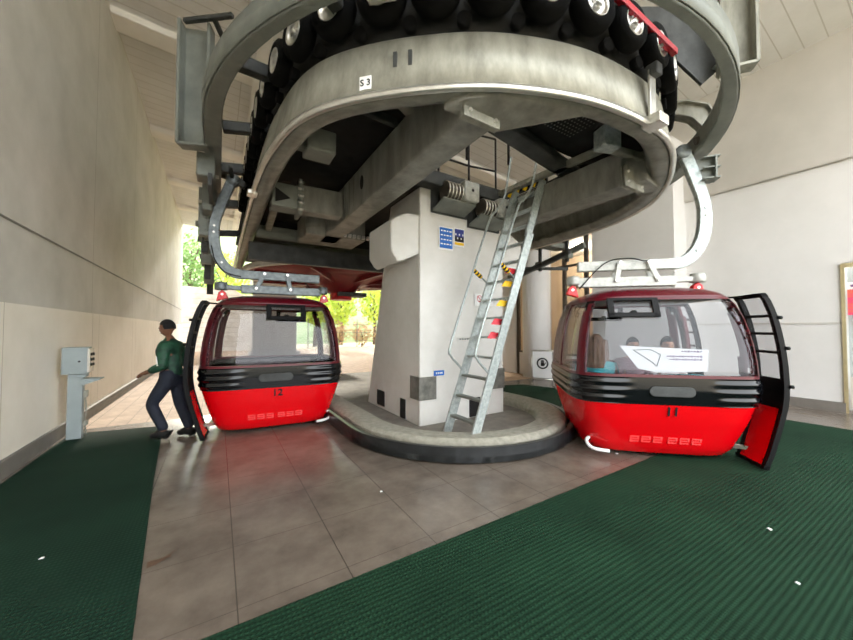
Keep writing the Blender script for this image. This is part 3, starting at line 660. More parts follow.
# tall channel panels hung at the outer rail, left and right
def channel(cx, cy, az, z0, z1, w, parts=True):
    c_ = Matrix.Rotation(az, 3, 'Z')
    def P(x, y, z): 
        v = c_ @ Vector((x, y, 0)); return (cx + v.x, cy + v.y, z)
    m = MB(); zc = (z0 + z1) / 2; h = z1 - z0
    m.box(P(0, .02, zc), (w, 0.02, h), az); m.box(P(-w / 2, -.06, zc), (0.03, 0.16, h), az); m.box(P(w / 2, -.06, zc), (0.03, 0.16, h), az); m.box(P(0, -.06, z0), (w, 0.16, 0.03), az)
    return m
channel(-.27, 5.25, -.35, 3.85, 5.45, 0.34).build('channel_panel', 'rail_paint', st)
channel(4.93, 1.31, -.95, 4.40, 6.2, 0.30).build('channel_panel', 'steel', st)
MB().bar((-.42, 5.2, 5.45), (0.1, 4.75, 5.42), 0.05, 0.05).build('channel_arm', 'dark_steel', st); MB().bar((-.1, 4.95, 5.45), (0.05, 5.3, 5.4), 0.05, 0.05).build('channel_arm', 'dark_steel', st)
MB().prism([(4.92, 1.36, 4.5), (4.82, 1.46, 4.54), (4.92, 1.36, 4.66)], (0.05, 0.05, 0)).build('channel_arm', 'galv', st)
for z in (4.3, 4.42, 4.54): MB().cyl((4.96, 1.38, z), (4.86, 1.45, z), 0.012, 8).build('bolt', 'bright_metal', st)
# gear along the left leg of the outer rail
for k, (y, w, h, z) in enumerate(((5.6, .22, .32, 3.76), (6.4, .14, .5, 3.62), (7.0, .26, .3, 3.72), (7.8, .16, .55, 3.55), (8.8, .24, .36, 3.6), (10.0, .2, .5, 3.5), (11.4, .24, .4, 3.6))):
    MB().box((-.17, y, z), (w, 0.3, h)).build('rail_bracket', 'rail_paint', st, bevel=0.012)
    MB().cyl((-.3, y + .1, z - .05), (-.02, y + .1, z - .05), 0.025, 8).build('bolt', 'bright_metal', st)
MB().bar((-.12, 5.4, 3.55), (-.12, 12.5, 3.55), 0.05, 0.16).build('side_rail', 'dark_steel', st)
MB().bar((-.2, 6.6, 3.2), (-.2, 12.5, 3.1), 0.06, 0.14).build('side_rail', 'rail_paint', st)
for k, (y, w, h, z) in enumerate(((6.7, .16, .8, 3.45), (7.4, .1, .9, 3.35), (8.3, .2, .7, 3.2), (9.3, .12, 1.1, 3.2), (10.6, .22, .8, 3.1), (12.0, .16, 1.2, 3.15))):
    MB().box((-.22, y, z), (w, 0.16, h)).build('rail_hanger', 'dark_steel' if k % 2 else 'rail_paint', st, bevel=0.01)
    MB().cyl((-.34, y, z - .2), (-.1, y, z - .2), 0.05, 10).build('guide_roller', 'rail_paint', st)
# the same on the right leg
for y in (5.6, 7.0, 8.8): MB().box((6.86, y, 3.7), (0.22, 0.3, 0.36)).build('rail_bracket', 'rail_paint', st, bevel=0.012)
# cast bracket over the near grip, on the right
a0 = math.radians(-51); rd = Vector((math.cos(a0), math.sin(a0), 0)); c0 = Vector((3.34, 4.44, 0)); tn = Vector((-rd.y, rd.x, 0))
def RP(r, z, s=0): v = c0 + rd * r + tn * s; return (v.x, v.y, z)
MB().prism([RP(2.96, 4.56, -.03), RP(3.2, 4.56, -.03), RP(3.42, 4.46, -.03), RP(3.5, 4.30, -.03), RP(3.5, 4.06, -.03), RP(3.4, 4.06, -.03), RP(3.38, 4.22, -.03), RP(3.26, 4.36, -.03), RP(3.1, 4.42, -.03), RP(2.96, 4.42, -.03)], tuple(tn * .06)).build('cast_bracket', 'steel', st)
fl = MB()
for (r0, z0_), (r1, z1_) in (((2.96, 4.57), (3.2, 4.57)), ((3.2, 4.57), (3.44, 4.47)), ((3.44, 4.47), (3.52, 4.30)), ((3.52, 4.30), (3.52, 4.06)), ((2.96, 4.41), (3.1, 4.41)), ((3.1, 4.41), (3.26, 4.34)), ((3.26, 4.34), (3.37, 4.20)), ((3.37, 4.20), (3.38, 4.06))):
    fl.bar(RP(r0, z0_), RP(r1, z1_), 0.18, 0.02, up=tuple(tn)) if False else fl.bar(RP(r0, z0_), RP(r1, z1_), 0.16, 0.018)
fl.build('bracket_flange', 'steel', st)
bx = MB(); bx.box(RP(3.5, 3.62, .0), (0.22, 0.02, 0.3), a0 + PI / 2); bx.box(RP(3.42, 3.62, 0), (0.02, 0.2, 0.3), a0 + PI / 2)
for z in (3.48, 3.62, 3.76): bx.box(RP(3.46, z, 0), (0.2, 0.18, 0.016), a0 + PI / 2)
bx.build('sensor_bracket', 'rail_paint', st)
# red guard bar and dark plate above the right-hand tyres
MB().bar((2.3, 1.47, 4.275), (3.6, 1.375, 4.085), 0.05, 0.06).build('red_bar', 'red_mach', st, bevel=0.008)
MB().bar((3.5, 2.1, 5.2), (4.4, 2.0, 5.0), 0.3, 0.06).build('red_guard', 'red_mach', st, bevel=0.008)
MB().prism([(4.15, 1.95, 5.3), (4.95, 1.45, 5.3), (4.95, 1.45, 4.55), (4.75, 1.55, 4.35), (4.45, 1.75, 4.72)], (0.02, 0.03, 0)).build('dark_plate', 'dark_steel', st)
# railing of the maintenance platform above the hatch
rl = MB()
def rail(a, b, r=.018): MB().cyl(a, b, r, 8).build('railing_bar', 'ink', st)
for x, y in ((2.45, 4.5), (3.1, 4.6), (3.75, 4.6), (4.3, 4.5), (2.9, 3.6), (3.5, 3.4)): rail((x, y, 3.85), (x, y, 5.0))
for z in (4.4, 5.0):
    rail((2.45, 4.5, z), (3.1, 4.6, z)); rail((3.1, 4.6, z), (3.75, 4.6, z)); rail((3.75, 4.6, z), (4.3, 4.5, z))
rail((2.45, 4.5, 4.4), (2.45, 4.5, 5.0)); rail((2.5, 4.5, 3.85), (2.9, 3.6, 5.0)); rail((2.9, 3.6, 4.5), (3.5, 3.4, 5.0))
hz = MB().box((4.22, 3.75, 3.80), (0.02, 0.9, 0.12)).build('hazard_strip', 'ink', st)
for k in range(5): MB().box((4.205, 3.38 + k * .17, 3.80), (0.012, 0.08, 0.1), 0, Matrix.Rotation(.5, 3, 'X')).build('hazard_stripe', 'yellow', st)

# rope wheel
t = thing('rope_wheel', (3.35, 10.6, 3.05), 'big horizontal dark red rope wheel with pale rim at the far end of the machinery', 'wheel')
MB().lathe((0, 0, 0), (0, 0, 1), [(2.74, .02), (2.80, .0), (2.82, .04), (2.78, .08), (2.82, .12), (2.80, .16), (2.74, .14), (2.74, .02)], 72).build('rim', 'white', t)
MB().lathe((0, 0, 0), (0, 0, 1), [(0.3, -.42), (0.42, -.40), (0.6, -.2), (1.3, 0.03), (2.75, .06), (2.75, .13), (0.3, .13)], 72).build('disc', 'red_wheel', t)
for k in range(8):
    a = k * PI / 4 + .2; MB().bar((.55 * math.cos(a), .55 * math.sin(a), -.08), (2.6 * math.cos(a), 2.6 * math.sin(a), .03), 0.05, 0.16).build('spoke', 'red_wheel', t)
MB().cyl((0, 0, -.62), (0, 0, .4), 0.34, 24).build('hub', 'red_mach', t)
MB().box((0.25, -.2, -.46), (0.9, 0.5, 0.12)).build('hub_bracket', 'dark_steel', t)

# ------------------------------------------------------------------ ladder
t = thing('access_ladder', (2.7, 3.48, 0.1), 'galvanised steel ladder with handrails leaning from the kerb up to the machinery', 'ladder', world=True)
f0 = Vector((2.70, 0, 0.20)); f1 = Vector((4.03, 0, 3.70)); YR, YL = 3.2, 3.75
ld = (f1 - f0).normalized(); nn = Vector((-ld.z, 0, ld.x))
def LP(s, y, off=0): v = f0.lerp(f1, s) + nn * off; return Vector((v.x, y, v.z))
MB().bar(LP(-.035, YR), LP(.76, YR), 0.03, 0.13, up=tuple(nn)).build('side_rail', 'galv', t, bevel=0.004)
MB().bar(LP(.74, YR - .0, .0) + Vector((0, .03, 0)), LP(1.0, YR + .03), 0.03, 0.12, up=tuple(nn)).build('side_rail', 'galv', t, bevel=0.004)
MB().bar(LP(-.035, YL), LP(1.0, YL), 0.03, 0.13, up=tuple(nn)).build('side_rail', 'galv', t, bevel=0.004)
NR = 13
for k in range(NR):
    s_ = .035 + k * .076; MB().bar(LP(s_, YR), LP(s_, YL), 0.09, 0.028, up=(0, 0, 1)).build('rung', 'rail_paint' if k < 3 else 'galv', t)
for y, dy in ((YR, 0), (YL, 0)):
    pts = [LP(.20, y, 0.02), LP(.215, y, .14), LP(.235, y, .30), LP(.27, y, .36), LP(.5, y, .36), LP(.80, y, .34), LP(.86, y, .27), LP(.93, y, .2), LP(1.0, y, .22), LP(1.12, y, .3)]
    MB().tube(catmull(pts, 5), 0.017, 8).build('handrail', 'galv', t)
    a, b = LP(.58, y, .355), LP(.56, y, 0.02); MB().cyl(a, b, 0.012, 8).build('handrail_stay', 'galv', t)
    dirn = (LP(.61, y, .30) - LP(.56, y, .30)); c1 = a.lerp(b, .0)
    MB().cyl(a, a.lerp(b, .5), 0.028, 12).build('hazard_cuff', 'yellow', t)
    for k in range(3): MB().cyl(a.lerp(b, .04 + k * .16), a.lerp(b, .12 + k * .16), 0.0295, 12).build('hazard_band', 'ink', t)
for k, (s_, col) in enumerate(((.592, 'flag_red'), (.54, 'yellow'), (.463, 'yellow'), (.392, 'flag_red'), (.34, 'flag_red'))):
    q = LP(s_, YR + .10, .07)
    MB().prism([q + Vector((-.10, 0, -.035)), q + Vector((.03, -.05, -.045)), q + Vector((.10, -.04, .03)), q + Vector((-.03, 0, .045))], (0.004, .008, 0.002)).build('warning_flag', col, t)
# small prints on the pylon seen between the rungs
t = thing('prohibition_notice', (3.75, 4.215, 1.98), 'white notice with two small red rings on the pylon behind the ladder rungs', 'notice')
MB().box((0, 0, 0), (0.4, 0.006, 0.2)).build('sheet', 'white', t)
for dx in (-.1, .08):
    MB().lathe((dx, -.006, .02), (0, 1, 0), [(.045, 0), (.055, 0), (.055, .004), (.045, .004)], 20).build('red_ring', 'flag_red', t); MB().box((dx, -.006, .02), (0.09, 0.003, 0.012), 0, Matrix.Rotation(.8, 3, 'Y')).build('red_bar', 'flag_red', t)
t = thing('text_strip', (3.45, 4.215, 1.34), 'thin strip of small dark lettering on the pylon behind the ladder', 'notice')
MB().box((0, 0, 0), (0.5, 0.004, 0.05)).build('strip', 'pylon', t)
for k in range(9): MB().box((-.2 + k * .05, -.003, 0), (0.03, 0.002, 0.018)).build('lettering', 'ink', t)

# ------------------------------------------------------------------ gondola cabins
def sup(t_, hx, hy, n):
    c_, s_ = math.cos(t_), math.sin(t_)
    return (math.copysign(abs(c_) ** (2 / n), c_) * hx, math.copysign(abs(s_) ** (2 / n), s_) * hy)
PROF = [(0.035, .72, .62, 4.4), (0.06, .775, .69, 5), (.14, .815, .75, 5.5), (.30, .86, .81, 6), (.48, .91, .875, 6.5), (.66, .955, .925, 6.5), (.82, .975, .945, 6.5), (.97, .975, .945, 6.5),
        (1.12, .968, .938, 6.5), (1.3, .95, .918, 6.5), (1.48, .92, .89, 6.5), (1.64, .885, .855, 6.5), (1.78, .84, .81, 6), (1.86, .80, .775, 5.5), (1.92, .745, .73, 5), (1.965, .66, .66, 4.4), (2.0, .53, .53, 3.6), (2.02, .3, .3, 2.6)]
def prof(z):
    if z <= PROF[0][0]: return PROF[0][1:]
    for i in range(len(PROF) - 1):
        a, b = PROF[i], PROF[i + 1]
        if a[0] <= z <= b[0]:
            k = (z - a[0]) / (b[0] - a[0]); return tuple(a[j] + (b[j] - a[j]) * k for j in (1, 2, 3))
    return PROF[-1][1:]
NS = 128
# parameter spaced evenly round the perimeter so that flat faces get vertices too
def ring_pts(z, off=0.0):
    hx, hy, n = prof(z); hx += off; hy += off
    raw_ = [sup(2 * PI * k / 720, hx, hy, n) for k in range(721)]
    L = [0]
    for i in range(720): L.append(L[-1] + math.hypot(raw_[i + 1][0] - raw_[i][0], raw_[i + 1][1] - raw_[i][1]))
    out = []; j = 0
    for k in range(NS):
        g_ = L[-1] * k / NS
        while L[j + 1] < g_: j += 1
        f = (g_ - L[j]) / max(1e-9, L[j + 1] - L[j])
        out.append((raw_[j][0] + (raw_[j + 1][0] - raw_[j][0]) * f, raw_[j][1] + (raw_[j + 1][1] - raw_[j][1]) * f))
    return out
def shell(zs, off=0.0, keep=None, offf=None, thick=0.03):
    """surface strip of the cabin between heights zs; keep(x, y, z) chooses faces; thickened inwards"""
    m = MB(); rows = []; inner = []
    for z in zs:
        o_ = off if offf is None else 0
        R_ = ring_pts(z, o_)
        if offf: R_ = [(x * (1 + offf(x, y, z)), y * (1 + offf(x, y, z))) for x, y in R_]
        rows.append([(x, y, z) for x, y in R_])
        I_ = ring_pts(z, o_ - thick); inner.append([(x, y, z) for x, y in I_])
    nz = len(zs); vs = [p for r in rows for p in r] + [p for r in inner for p in r]; O = nz * NS
    used = set(); fs = []
    for i in range(nz - 1):
        for k in range(NS):
            k2 = (k + 1) % NS
            a, b, c_, d = rows[i][k], rows[i][k2], rows[i + 1][k2], rows[i + 1][k]
            mid = tuple((a[j] + b[j] + c_[j] + d[j]) / 4 for j in range(3))
            if keep is None or keep(*mid): used.add((i, k))
    for (i, k) in used:
        k2 = (k + 1) % NS; A, B, C_, D = i * NS + k, i * NS + k2, (i + 1) * NS + k2, (i + 1) * NS + k
        fs.append((A, B, C_, D)); fs.append((O + D, O + C_, O + B, O + A))
        if (i - 1, k) not in used: fs.append((A, O + A, O + B, B))
        if (i + 1, k) not in used: fs.append((D, C_, O + C_, O + D))
        if (i, (k - 1) % NS) not in used: fs.append((A, D, O + D, O + A))
        if (i, k2) not in used: fs.append((B, O + B, O + C_, C_))
    m.add(vs, fs, True)
    b = m
    return b
def zr(a, b, n): return [a + (b - a) * k / n for k in range(n + 1)]
def sharp(o):
    md = o.modifiers.new('split', 'EDGE_SPLIT'); md.split_angle = 0.7; return o
DOOR = 0.52
def is_door(x, y, z): return x > 0.3 and abs(y) < DOOR and z < 1.86
def hy_(z): return prof(z)[1]
def is_front(x, y, z):
    hx, hy, n = prof(z); return abs(y) > hy * 0.80 and abs(x) < hx * 0.90
def is_side_win(x, y, z):
    hx, hy, n = prof(z); return x < 0 and abs(x) > hx * .8 and 0.06 < abs(y) < hy * 0.84
def is_side_win_d(x, y, z):
    hx, hy, n = prof(z); return x > 0 and abs(x) > hx * .8 and DOOR + .06 < abs(y) < hy * 0.84
def ribs(x, y, z):
    side = max(0, min(1, (abs(x) - .42) / .1)) if abs(y) > abs(x) * .9 else 1.0
    return 0.012 + side * 0.016 * (0.5 - 0.5 * math.cos((z - .68) / .27 * 2 * PI * 3))

def make_cabin(number, label, pos, rz, hmat):
    t = thing('gondola', (pos[0], pos[1], 0.0), label, 'gondola', 'red gondolas', rz)
    t['label'] = label
    body = sharp(shell([0.035, .048, .06, .08, .11, .14] + zr(.20, .68, 9), keep=lambda x, y, z: not is_door(x, y, z), thick=0.035).build('lower_body', 'red', t))
    fl_ = MB(); R_ = ring_pts(0.07, -.11); fl_.prism([(x, y, .07) for x, y in R_], (0, 0, 0.04)); fl_.build('cabin_floor', 'dark_steel', t)
    sharp(shell(zr(0.665, .965, 24), offf=ribs, keep=lambda x, y, z: not is_door(x, y, z), thick=0.03).build('belt', 'black_gloss', t))
    # window frames, roof, glass
    def frame_keep(x, y, z):
        if is_door(x, y, z): return False
        if 0.985 < z < 1.83 and (is_front(x, y, z) or is_side_win(x, y, z) or is_side_win_d(x, y, z)): return False
        return True
    sharp(shell(zr(0.965, 1.87, 30), keep=frame_keep, off=0.004, thick=0.045).build('window_frame', 'red_dark', t))
    for sy in (-1, 1):
        shell(zr(0.98, 1.84, 14), off=-.006, keep=lambda x, y, z: is_front(x, y, z) and y * sy > 0, thick=0.008).build('end_window', 'glass', t)
        # black border of the end window
        sharp(shell(zr(0.965, 1.85, 30), off=.001, keep=lambda x, y, z: y * sy > 0 and abs(y) > hy_(z) * .8 and (abs(x) > prof(z)[0] * .885 and abs(x) < prof(z)[0] * .935 or (abs(x) < prof(z)[0] * .9 and z < 1.0)), thick=0.02).build('window_seal', 'black', t))
    for sx in (-1, 1):
        for sy in (-1, 1):
            shell(zr(0.98, 1.84, 14), off=-.006, keep=lambda x, y, z: (is_side_win(x, y, z) if sx < 0 else is_side_win_d(x, y, z)) and y * sy > 0, thick=0.008).build('side_window', 'glass', t)
    rf = shell([1.86, 1.89, 1.92, 1.945, 1.965, 1.985, 2.0, 2.012, 2.018], thick=0.03)
    top = ring_pts(2.018); rf.add([(x, y, 2.018) for x, y in top], [tuple(range(NS))])
    rf.build('roof', 'red_dark', t, fix=False)
    lin_ = ring_pts(1.86, -.05); MB().prism([(x, y, 1.86) for x, y in lin_], (0, 0, 0.02)).build('ceiling_lining', 'cabin_in', t)
    # vent frames in the two end windows, offset to the closed side
    for sy in (-1, 1):
        v = MB(); y0 = hy_(1.72) * sy * 1.01
        tilt = Matrix.Rotation(sy * 0.36, 3, 'X')
        cx_ = -.33 if sy < 0 else -.13
        def VP(x, z): 
            vv = tilt @ Vector((x, 0, z)); return (cx_ + vv.x, y0 + vv.y, 1.74 + vv.z)
        v.box(VP(0, -.085), (0.54, 0.03, 0.055), 0, tilt); v.box(VP(0, .11), (0.54, 0.03, 0.035), 0, tilt); v.box(VP(-.235, .0), (0.07, 0.03, 0.22), 0, tilt); v.box(VP(.235, 0), (0.07, 0.03, 0.22), 0, tilt)
        v.box(VP(0, -.05), (0.06, 0.04, 0.03), 0, tilt)
        v.build('vent_frame', 'black', t, bevel=0.006)
        # recessed pill handle on the belt
        b_ = MB(); n = 20; pts = []
        for k in range(n + 1): a = -PI / 2 + PI * k / n; pts.append((.17 + .055 * math.cos(a), 0, .055 * math.sin(a)))
        for k in range(n + 1): a = PI / 2 + PI * k / n; pts.append((-.17 + .055 * math.cos(a), 0, .055 * math.sin(a)))
        yb = hy_(.82) * 1.014 * sy
        MB().prism([(x, yb, .815 + z) for x, _, z in pts], (0, sy * .012, 0)).build('belt_handle', 'pylon_shadow' if False else 'dark_steel', t, bevel=0.005)
        # number and print
        rot = (PI / 2 + 0.2, 0, 0) if sy < 0 else (PI / 2 + 0.2, 0, PI)
        write('number', number, 0.14, 'ink', t, (-.02 * sy, hy_(.585) * sy + sy * .013, .585), rot, 0.003)
        zz = .24
        for grp, x0 in ((0, -.37), (1, .02)):
            pr = MB()
            for k in range(3):
                xx = x0 + k * .12
                for dz in (-.03, 0, .03): pr.box((xx + .05, hy_(zz + dz) * sy * 1.004, zz + dz), (0.095, 0.006, 0.013))
                pr.box((xx + .01, hy_(zz) * sy * 1.004, zz), (0.014, 0.006, 0.07)); pr.box((xx + .088, hy_(zz + .015) * sy * 1.004, zz + .015), (0.014, 0.006, 0.035))
            pr.build('faded_word', 'red_pale', t)
    # seats
    for sy in (-1, 1):
        MB().box((-.04, sy * .62, .53), (1.4, 0.38, 0.07)).build('bench_seat', 'seat', t, bevel=0.02); MB().box((-.04, sy * .56, .3), (1.0, 0.1, 0.38)).build('bench_base', 'cabin_in', t)
        MB().box((-.04, sy * .835, .74), (1.3, 0.06, 0.38)).build('bench_back', 'seat', t, bevel=0.02)
    # open door leaves on the outer side, moved out and apart
    def leaf(sy):
        dx = 0.12; dy = 0.49 * sy
        ya, yb = (0.02, 0.44)
        m = MB(); red = MB(); blk = MB(); gl = MB()
        def xs(z): return prof(max(z, .06))[0] + dx
        def strip(mb, y0, y1, z0, z1, n=12, th=.035, off=0):
            zz = zr(z0, z1, n); vs = []
            for z in zz: vs += [(xs(z) + off, y0 * sy + dy, z), (xs(z) + off, y1 * sy + dy, z), (xs(z) + off - th, y1 * sy + dy, z), (xs(z) + off - th, y0 * sy + dy, z)]
            fs = []
            for i in range(n):
                for j in range(4): fs.append((i * 4 + j, i * 4 + (j + 1) % 4, i * 4 + 4 + (j + 1) % 4, i * 4 + 4 + j))
            fs += [(0, 1, 2, 3), (n * 4 + 3, n * 4 + 2, n * 4 + 1, n * 4)]
            mb.add(vs, fs, False)
        strip(red, ya + .05, yb - .05, .07, .66); d_ = red.build('door_leaf', 'red', t)
        strip(blk, ya, ya + .05, .03, 1.88, 24, .05, .006); strip(blk, yb - .05, yb, .03, 1.88, 24, .05, .006); strip(blk, ya, yb, 1.84, 1.88, 2, .05, .006); strip(blk, ya, yb, .03, .07, 2, .05, .006)
        strip(blk, ya + .05, yb - .05, .66, .97, 6)
        for z in (1.25, 1.45, 1.64): strip(blk, ya + .05, yb - .05, z - .014, z + .014, 1)
        blk.build('door_frame', 'black', d_)
        strip(gl, ya + .05, yb - .05, .97, 1.84, 14, .008, -.012); gl.build('door_glass', 'glass', d_)
        MB().bar((prof(1.84)[0] - .05, sy * .45, 1.87), (xs(1.84), sy * .62, 1.87), 0.03, 0.02).build('door_arm', 'black', d_); MB().bar((prof(.16)[0] - .1, sy * .45, .13), (xs(.16), sy * .62, .16), 0.05, 0.04).build('door_arm', 'bright_metal', d_)
        for z in (.9, 1.3, 1.62): MB().cyl((xs(z) + .0, (ya if False else yb) * sy + dy, z), (xs(z) + .035, yb * sy + dy, z), 0.018, 8).build('door_buffer', 'black', d_)
    leaf(1); leaf(-1)
    # floor-level bumper hook at the inner corner
    for sy in (-1, 1):
        MB().tube(catmull([(-.68, sy * .60, .22), (-.80, sy * .66, .16), (-.76, sy * .74, .09), (-.58, sy * .78, .075)], 4), 0.02, 8).build('guide_bumper', 'white', t)
    # ---- hanger
    hb = MB()
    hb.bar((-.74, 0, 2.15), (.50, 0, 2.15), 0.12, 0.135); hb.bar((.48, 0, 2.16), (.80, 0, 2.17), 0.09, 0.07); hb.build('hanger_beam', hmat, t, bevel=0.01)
    MB().bar((-.72, .02, 2.38), (.52, .02, 2.385), 0.10, 0.14).build('hanger_crossbar', hmat, t, bevel=0.01)
    for x0, x1 in ((-.24, -.19), (.28, .16)):
        for y_ in (-.075, .085):
            MB().bar((x0, y_, 2.15), (x1, y_, 2.43), 0.02, 0.065, up=(1, 0, 0)).build('hanger_link', hmat, t, bevel=0.004)
        for q in ((x0, 2.165), (x1, 2.41)): MB().cyl((q[0], -.10, q[1]), (q[0], .11, q[1]), 0.022, 12).build('link_pin', 'bright_metal', t)
    for sx in (-1, 1):
        x_ = .78 * sx
        MB().lathe((x_, 0, 2.12), (0, 0, 1), [(.0, .0), (.085, .0), (.09, .02), (.09, .10), (.08, .12), (.03, .13), (.0, .13)], 20).build('damper', hmat, t)
        MB().prism([(x_ - .10, -.05, 1.99), (x_ + .06, -.05, 1.94), (x_ + .03, -.05, 2.08), (x_ - .02, -.05, 2.12), (x_ - .07, -.05, 2.08)], (0, 0.1, 0)).build('roof_bracket', 'red', t, bevel=0.008)
        MB().cyl((x_ - .02, -.06, 2.05), (x_ - .02, .06, 2.05), 0.018, 10).build('bracket_pin', 'bright_metal', t)
    arm = catmull([(.48, .02, 2.385), (.62, .02, 2.41), (.76, .02, 2.53), (.855, .02, 2.74), (.885, .02, 3.0), (.86, .02, 3.25), (.77, .02, 3.55), (.65, .02, 3.90)], 6)
    MB().sweep(arm, [(-.045, -.062), (.045, -.062), (.045, .062), (-.045, .062)], up=(0, 1, 0) and (0, 0, 1), smooth=False) if False else None
    ar = MB()
    n = len(arm); vs = []
    for i in range(n):
        tt = (arm[min(i + 1, n - 1)] - arm[max(i - 1, 0)]).normalized(); sd_ = Vector((0, 1, 0)); u = tt.cross(sd_)
        wv = .075 if i < n * .6 else .07
        vs += [arm[i] + sd_ * a * .045 + u * b * wv for a, b in ((-1, -1), (1, -1), (1, 1), (-1, 1))]
    fs = []
    for i in range(n - 1):
        for j in range(4): fs.append((i * 4 + j, i * 4 + (j + 1) % 4, i * 4 + 4 + (j + 1) % 4, i * 4 + 4 + j))
    fs += [(0, 1, 2, 3), (n * 4 - 1, n * 4 - 2, n * 4 - 3, n * 4 - 4)]
    ar.add(vs, fs).build('hanger_arm', 'galv' if hmat == 'galv_white' else hmat, t, bevel=0.008)
    for z_, x_ in ((2.55, .77), (3.02, .885), (3.12, .88)): MB().cyl((x_, -.04, z_), (x_, .08, z_), 0.016, 10).build('arm_bolt', 'bright_metal', t)
    g_ = MB(); g_.lathe((.63, .02, 3.90), (0, 1, 0), [(0, -.07), (.085, -.07), (.095, -.05), (.095, .05), (.085, .07), (0, .07)], 20); g_.build('grip_head', 'hanger_dark', t)
    MB().bar((.63, .02, 3.94), (.46, .02, 3.84), 0.12, 0.10).build('grip_jaw', 'dark_steel', t, bevel=0.01)
    MB().cyl((.74, -.08, 3.99), (.86, -.10, 4.02), 0.05, 14).build('grip_roller', 'bronze', t)
    MB().bar((.64, .05, 3.92), (.66, .28, 4.0), 0.05, 0.05).build('grip_lever', 'dark_steel', t)
    MB().tube(catmull([(-.72, -.08, 2.06), (-.4, -.10, 2.40), (-.1, -.10, 2.46), (.1, -.09, 2.42), (.17, -.09, 2.44)], 6), 0.009, 6).build('cable', 'ink', t)
    MB().tube(catmull([(.5, .08, 2.34), (.72, .08, 2.40), (.86, .08, 2.58), (.91, .08, 2.8)], 6), 0.008, 6).build('cable', 'ink', t)
    return t
RZ11 = math.atan2(-.68, .73)
g11 = make_cabin('11', 'red gondola number 11 with three passengers, on the right with its door slid open', (4.86, 2.40), RZ11, 'galv_white')
RZ12 = math.radians(174.5)
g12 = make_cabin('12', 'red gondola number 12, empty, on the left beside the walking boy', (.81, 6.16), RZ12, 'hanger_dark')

def in_cabin(pos, rz, p):
    v = Matrix.Rotation(rz, 3, 'Z') @ Vector(p); return Vector((pos[0], pos[1], 0)) + v

# ------------------------------------------------------------------ people
def skinned(name, joints, bones, m, parent=None, sub=2, root=0):
    me = bpy.data.meshes.new(name); me.from_pydata([j[:3] for j in joints], bones, [])
    o = bpy.data.objects.new(name, me); COL.objects.link(o)
    sk = o.modifiers.new('skin', 'SKIN'); sk.use_smooth_shade = True
    if not me.skin_vertices: me.attributes.new('', 'FLOAT', 'POINT') if False else None
    bm_ = bmesh.new(); bm_.from_mesh(me); L = bm_.verts.layers.skin.verify(); bm_.verts.ensure_lookup_table()
    for i, v in enumerate(bm_.verts):
        r = joints[i][3]; v[L].radius = (r, r) if not isinstance(r, tuple) else r
        v[L].use_root = (i == root)
    bm_.to_mesh(me); bm_.free()
    ss = o.modifiers.new('sub', 'SUBSURF'); ss.levels = sub; ss.render_levels = sub
    dg = bpy.context.evaluated_depsgraph_get(); dg.update()
    me2 = bpy.data.meshes.new_from_object(o.evaluated_get(dg)); o.modifiers.clear()
    o.data = me2; me2.materials.clear(); me2.materials.append(M[m])
    me2.polygons.foreach_set('use_smooth', [True] * len(me2.polygons))
    if parent: o.parent = parent
    return o

def head_mesh(mb, c, R, face):
    """head ball with jaw, nose, ears; face = forward direction (local +X of R)"""
    n, mm = 24, 16; vs = []
    for j in range(mm + 1):
        a = PI * j / mm
        for i in range(n):
            b = 2 * PI * i / n
            x = math.sin(a) * math.cos(b); y = math.sin(a) * math.sin(b); z = math.cos(a)
            sx, sy, sz = .093, .074, .112
            if z < 0: sy *= 1 + z * .28; sx *= 1 + z * .10
            if z < -.3 and x < 0: sx *= .78
            px, py, pz = x * sx, y * sy, z * sz
            if x > .75: px -= .010 * max(0, 1 - abs(z - .12) * 6) * (1 if abs(abs(y) - .38) < .24 else 0)     # eye sockets
            if x > .9 and abs(y) < .2 and -.35 < z < .12: px += .018 * (1 - abs(y) / .2) * (1 - abs(z + .15) * 2)   # nose
            if x > .8 and abs(y) < .35 and abs(z + .52) < .1: px += .006                                           # lips
            vs.append(Vector(c) + R @ Vector((px, py, pz)))
    fs = [(j * n + i, (j + 1) * n + i, (j + 1) * n + (i + 1) % n, j * n + (i + 1) % n) for j in range(mm) for i in range(n)]
    mb.add(vs, fs, True)
    for s_ in (-1, 1):
        mb.ball(Vector(c) + R @ Vector((-.005, s_ * .074, -.01)), (.016, .012, .03), 8, 6)
def face_parts(parent, c, R):
    for s_ in (-1, 1):
        MB().ball(Vector(c) + R @ Vector((.080, s_ * .030, .014)), (.010, .013, .009), 10, 6).build('eye', 'ink', parent)
    MB().ball(Vector(c) + R @ Vector((.080, 0, -.058)), (.010, .022, .006), 10, 6).build('mouth', 'flag_red' if False else 'lilac', parent)

def hair_cap(c, R, s=1.0, long=False):
    mb = MB(); n, mm = 24, 10; vs = []
    for j in range(mm + 1):
        a = PI * .56 * j / mm
        for i in range(n):
            b = 2 * PI * i / n; x = math.sin(a) * math.cos(b); y = math.sin(a) * math.sin(b); z = math.cos(a)
            k = 1 + .03 * noise.noise(Vector((x * 9, y * 9, z * 9)))
            p = Vector((x * .103 * k, y * .085 * k, z * .122 * k + .004))
            if x > .25 and z < .42: p = Vector((x * .082, y * .066, max(z, .42) * .11))
            vs.append(Vector(c) + R @ (p * s))
    mb.add(vs, [(j * n + i, (j + 1) * n + i, (j + 1) * n + (i + 1) % n, j * n + (i + 1) % n) for j in range(mm) for i in range(n)], True)
    return mb

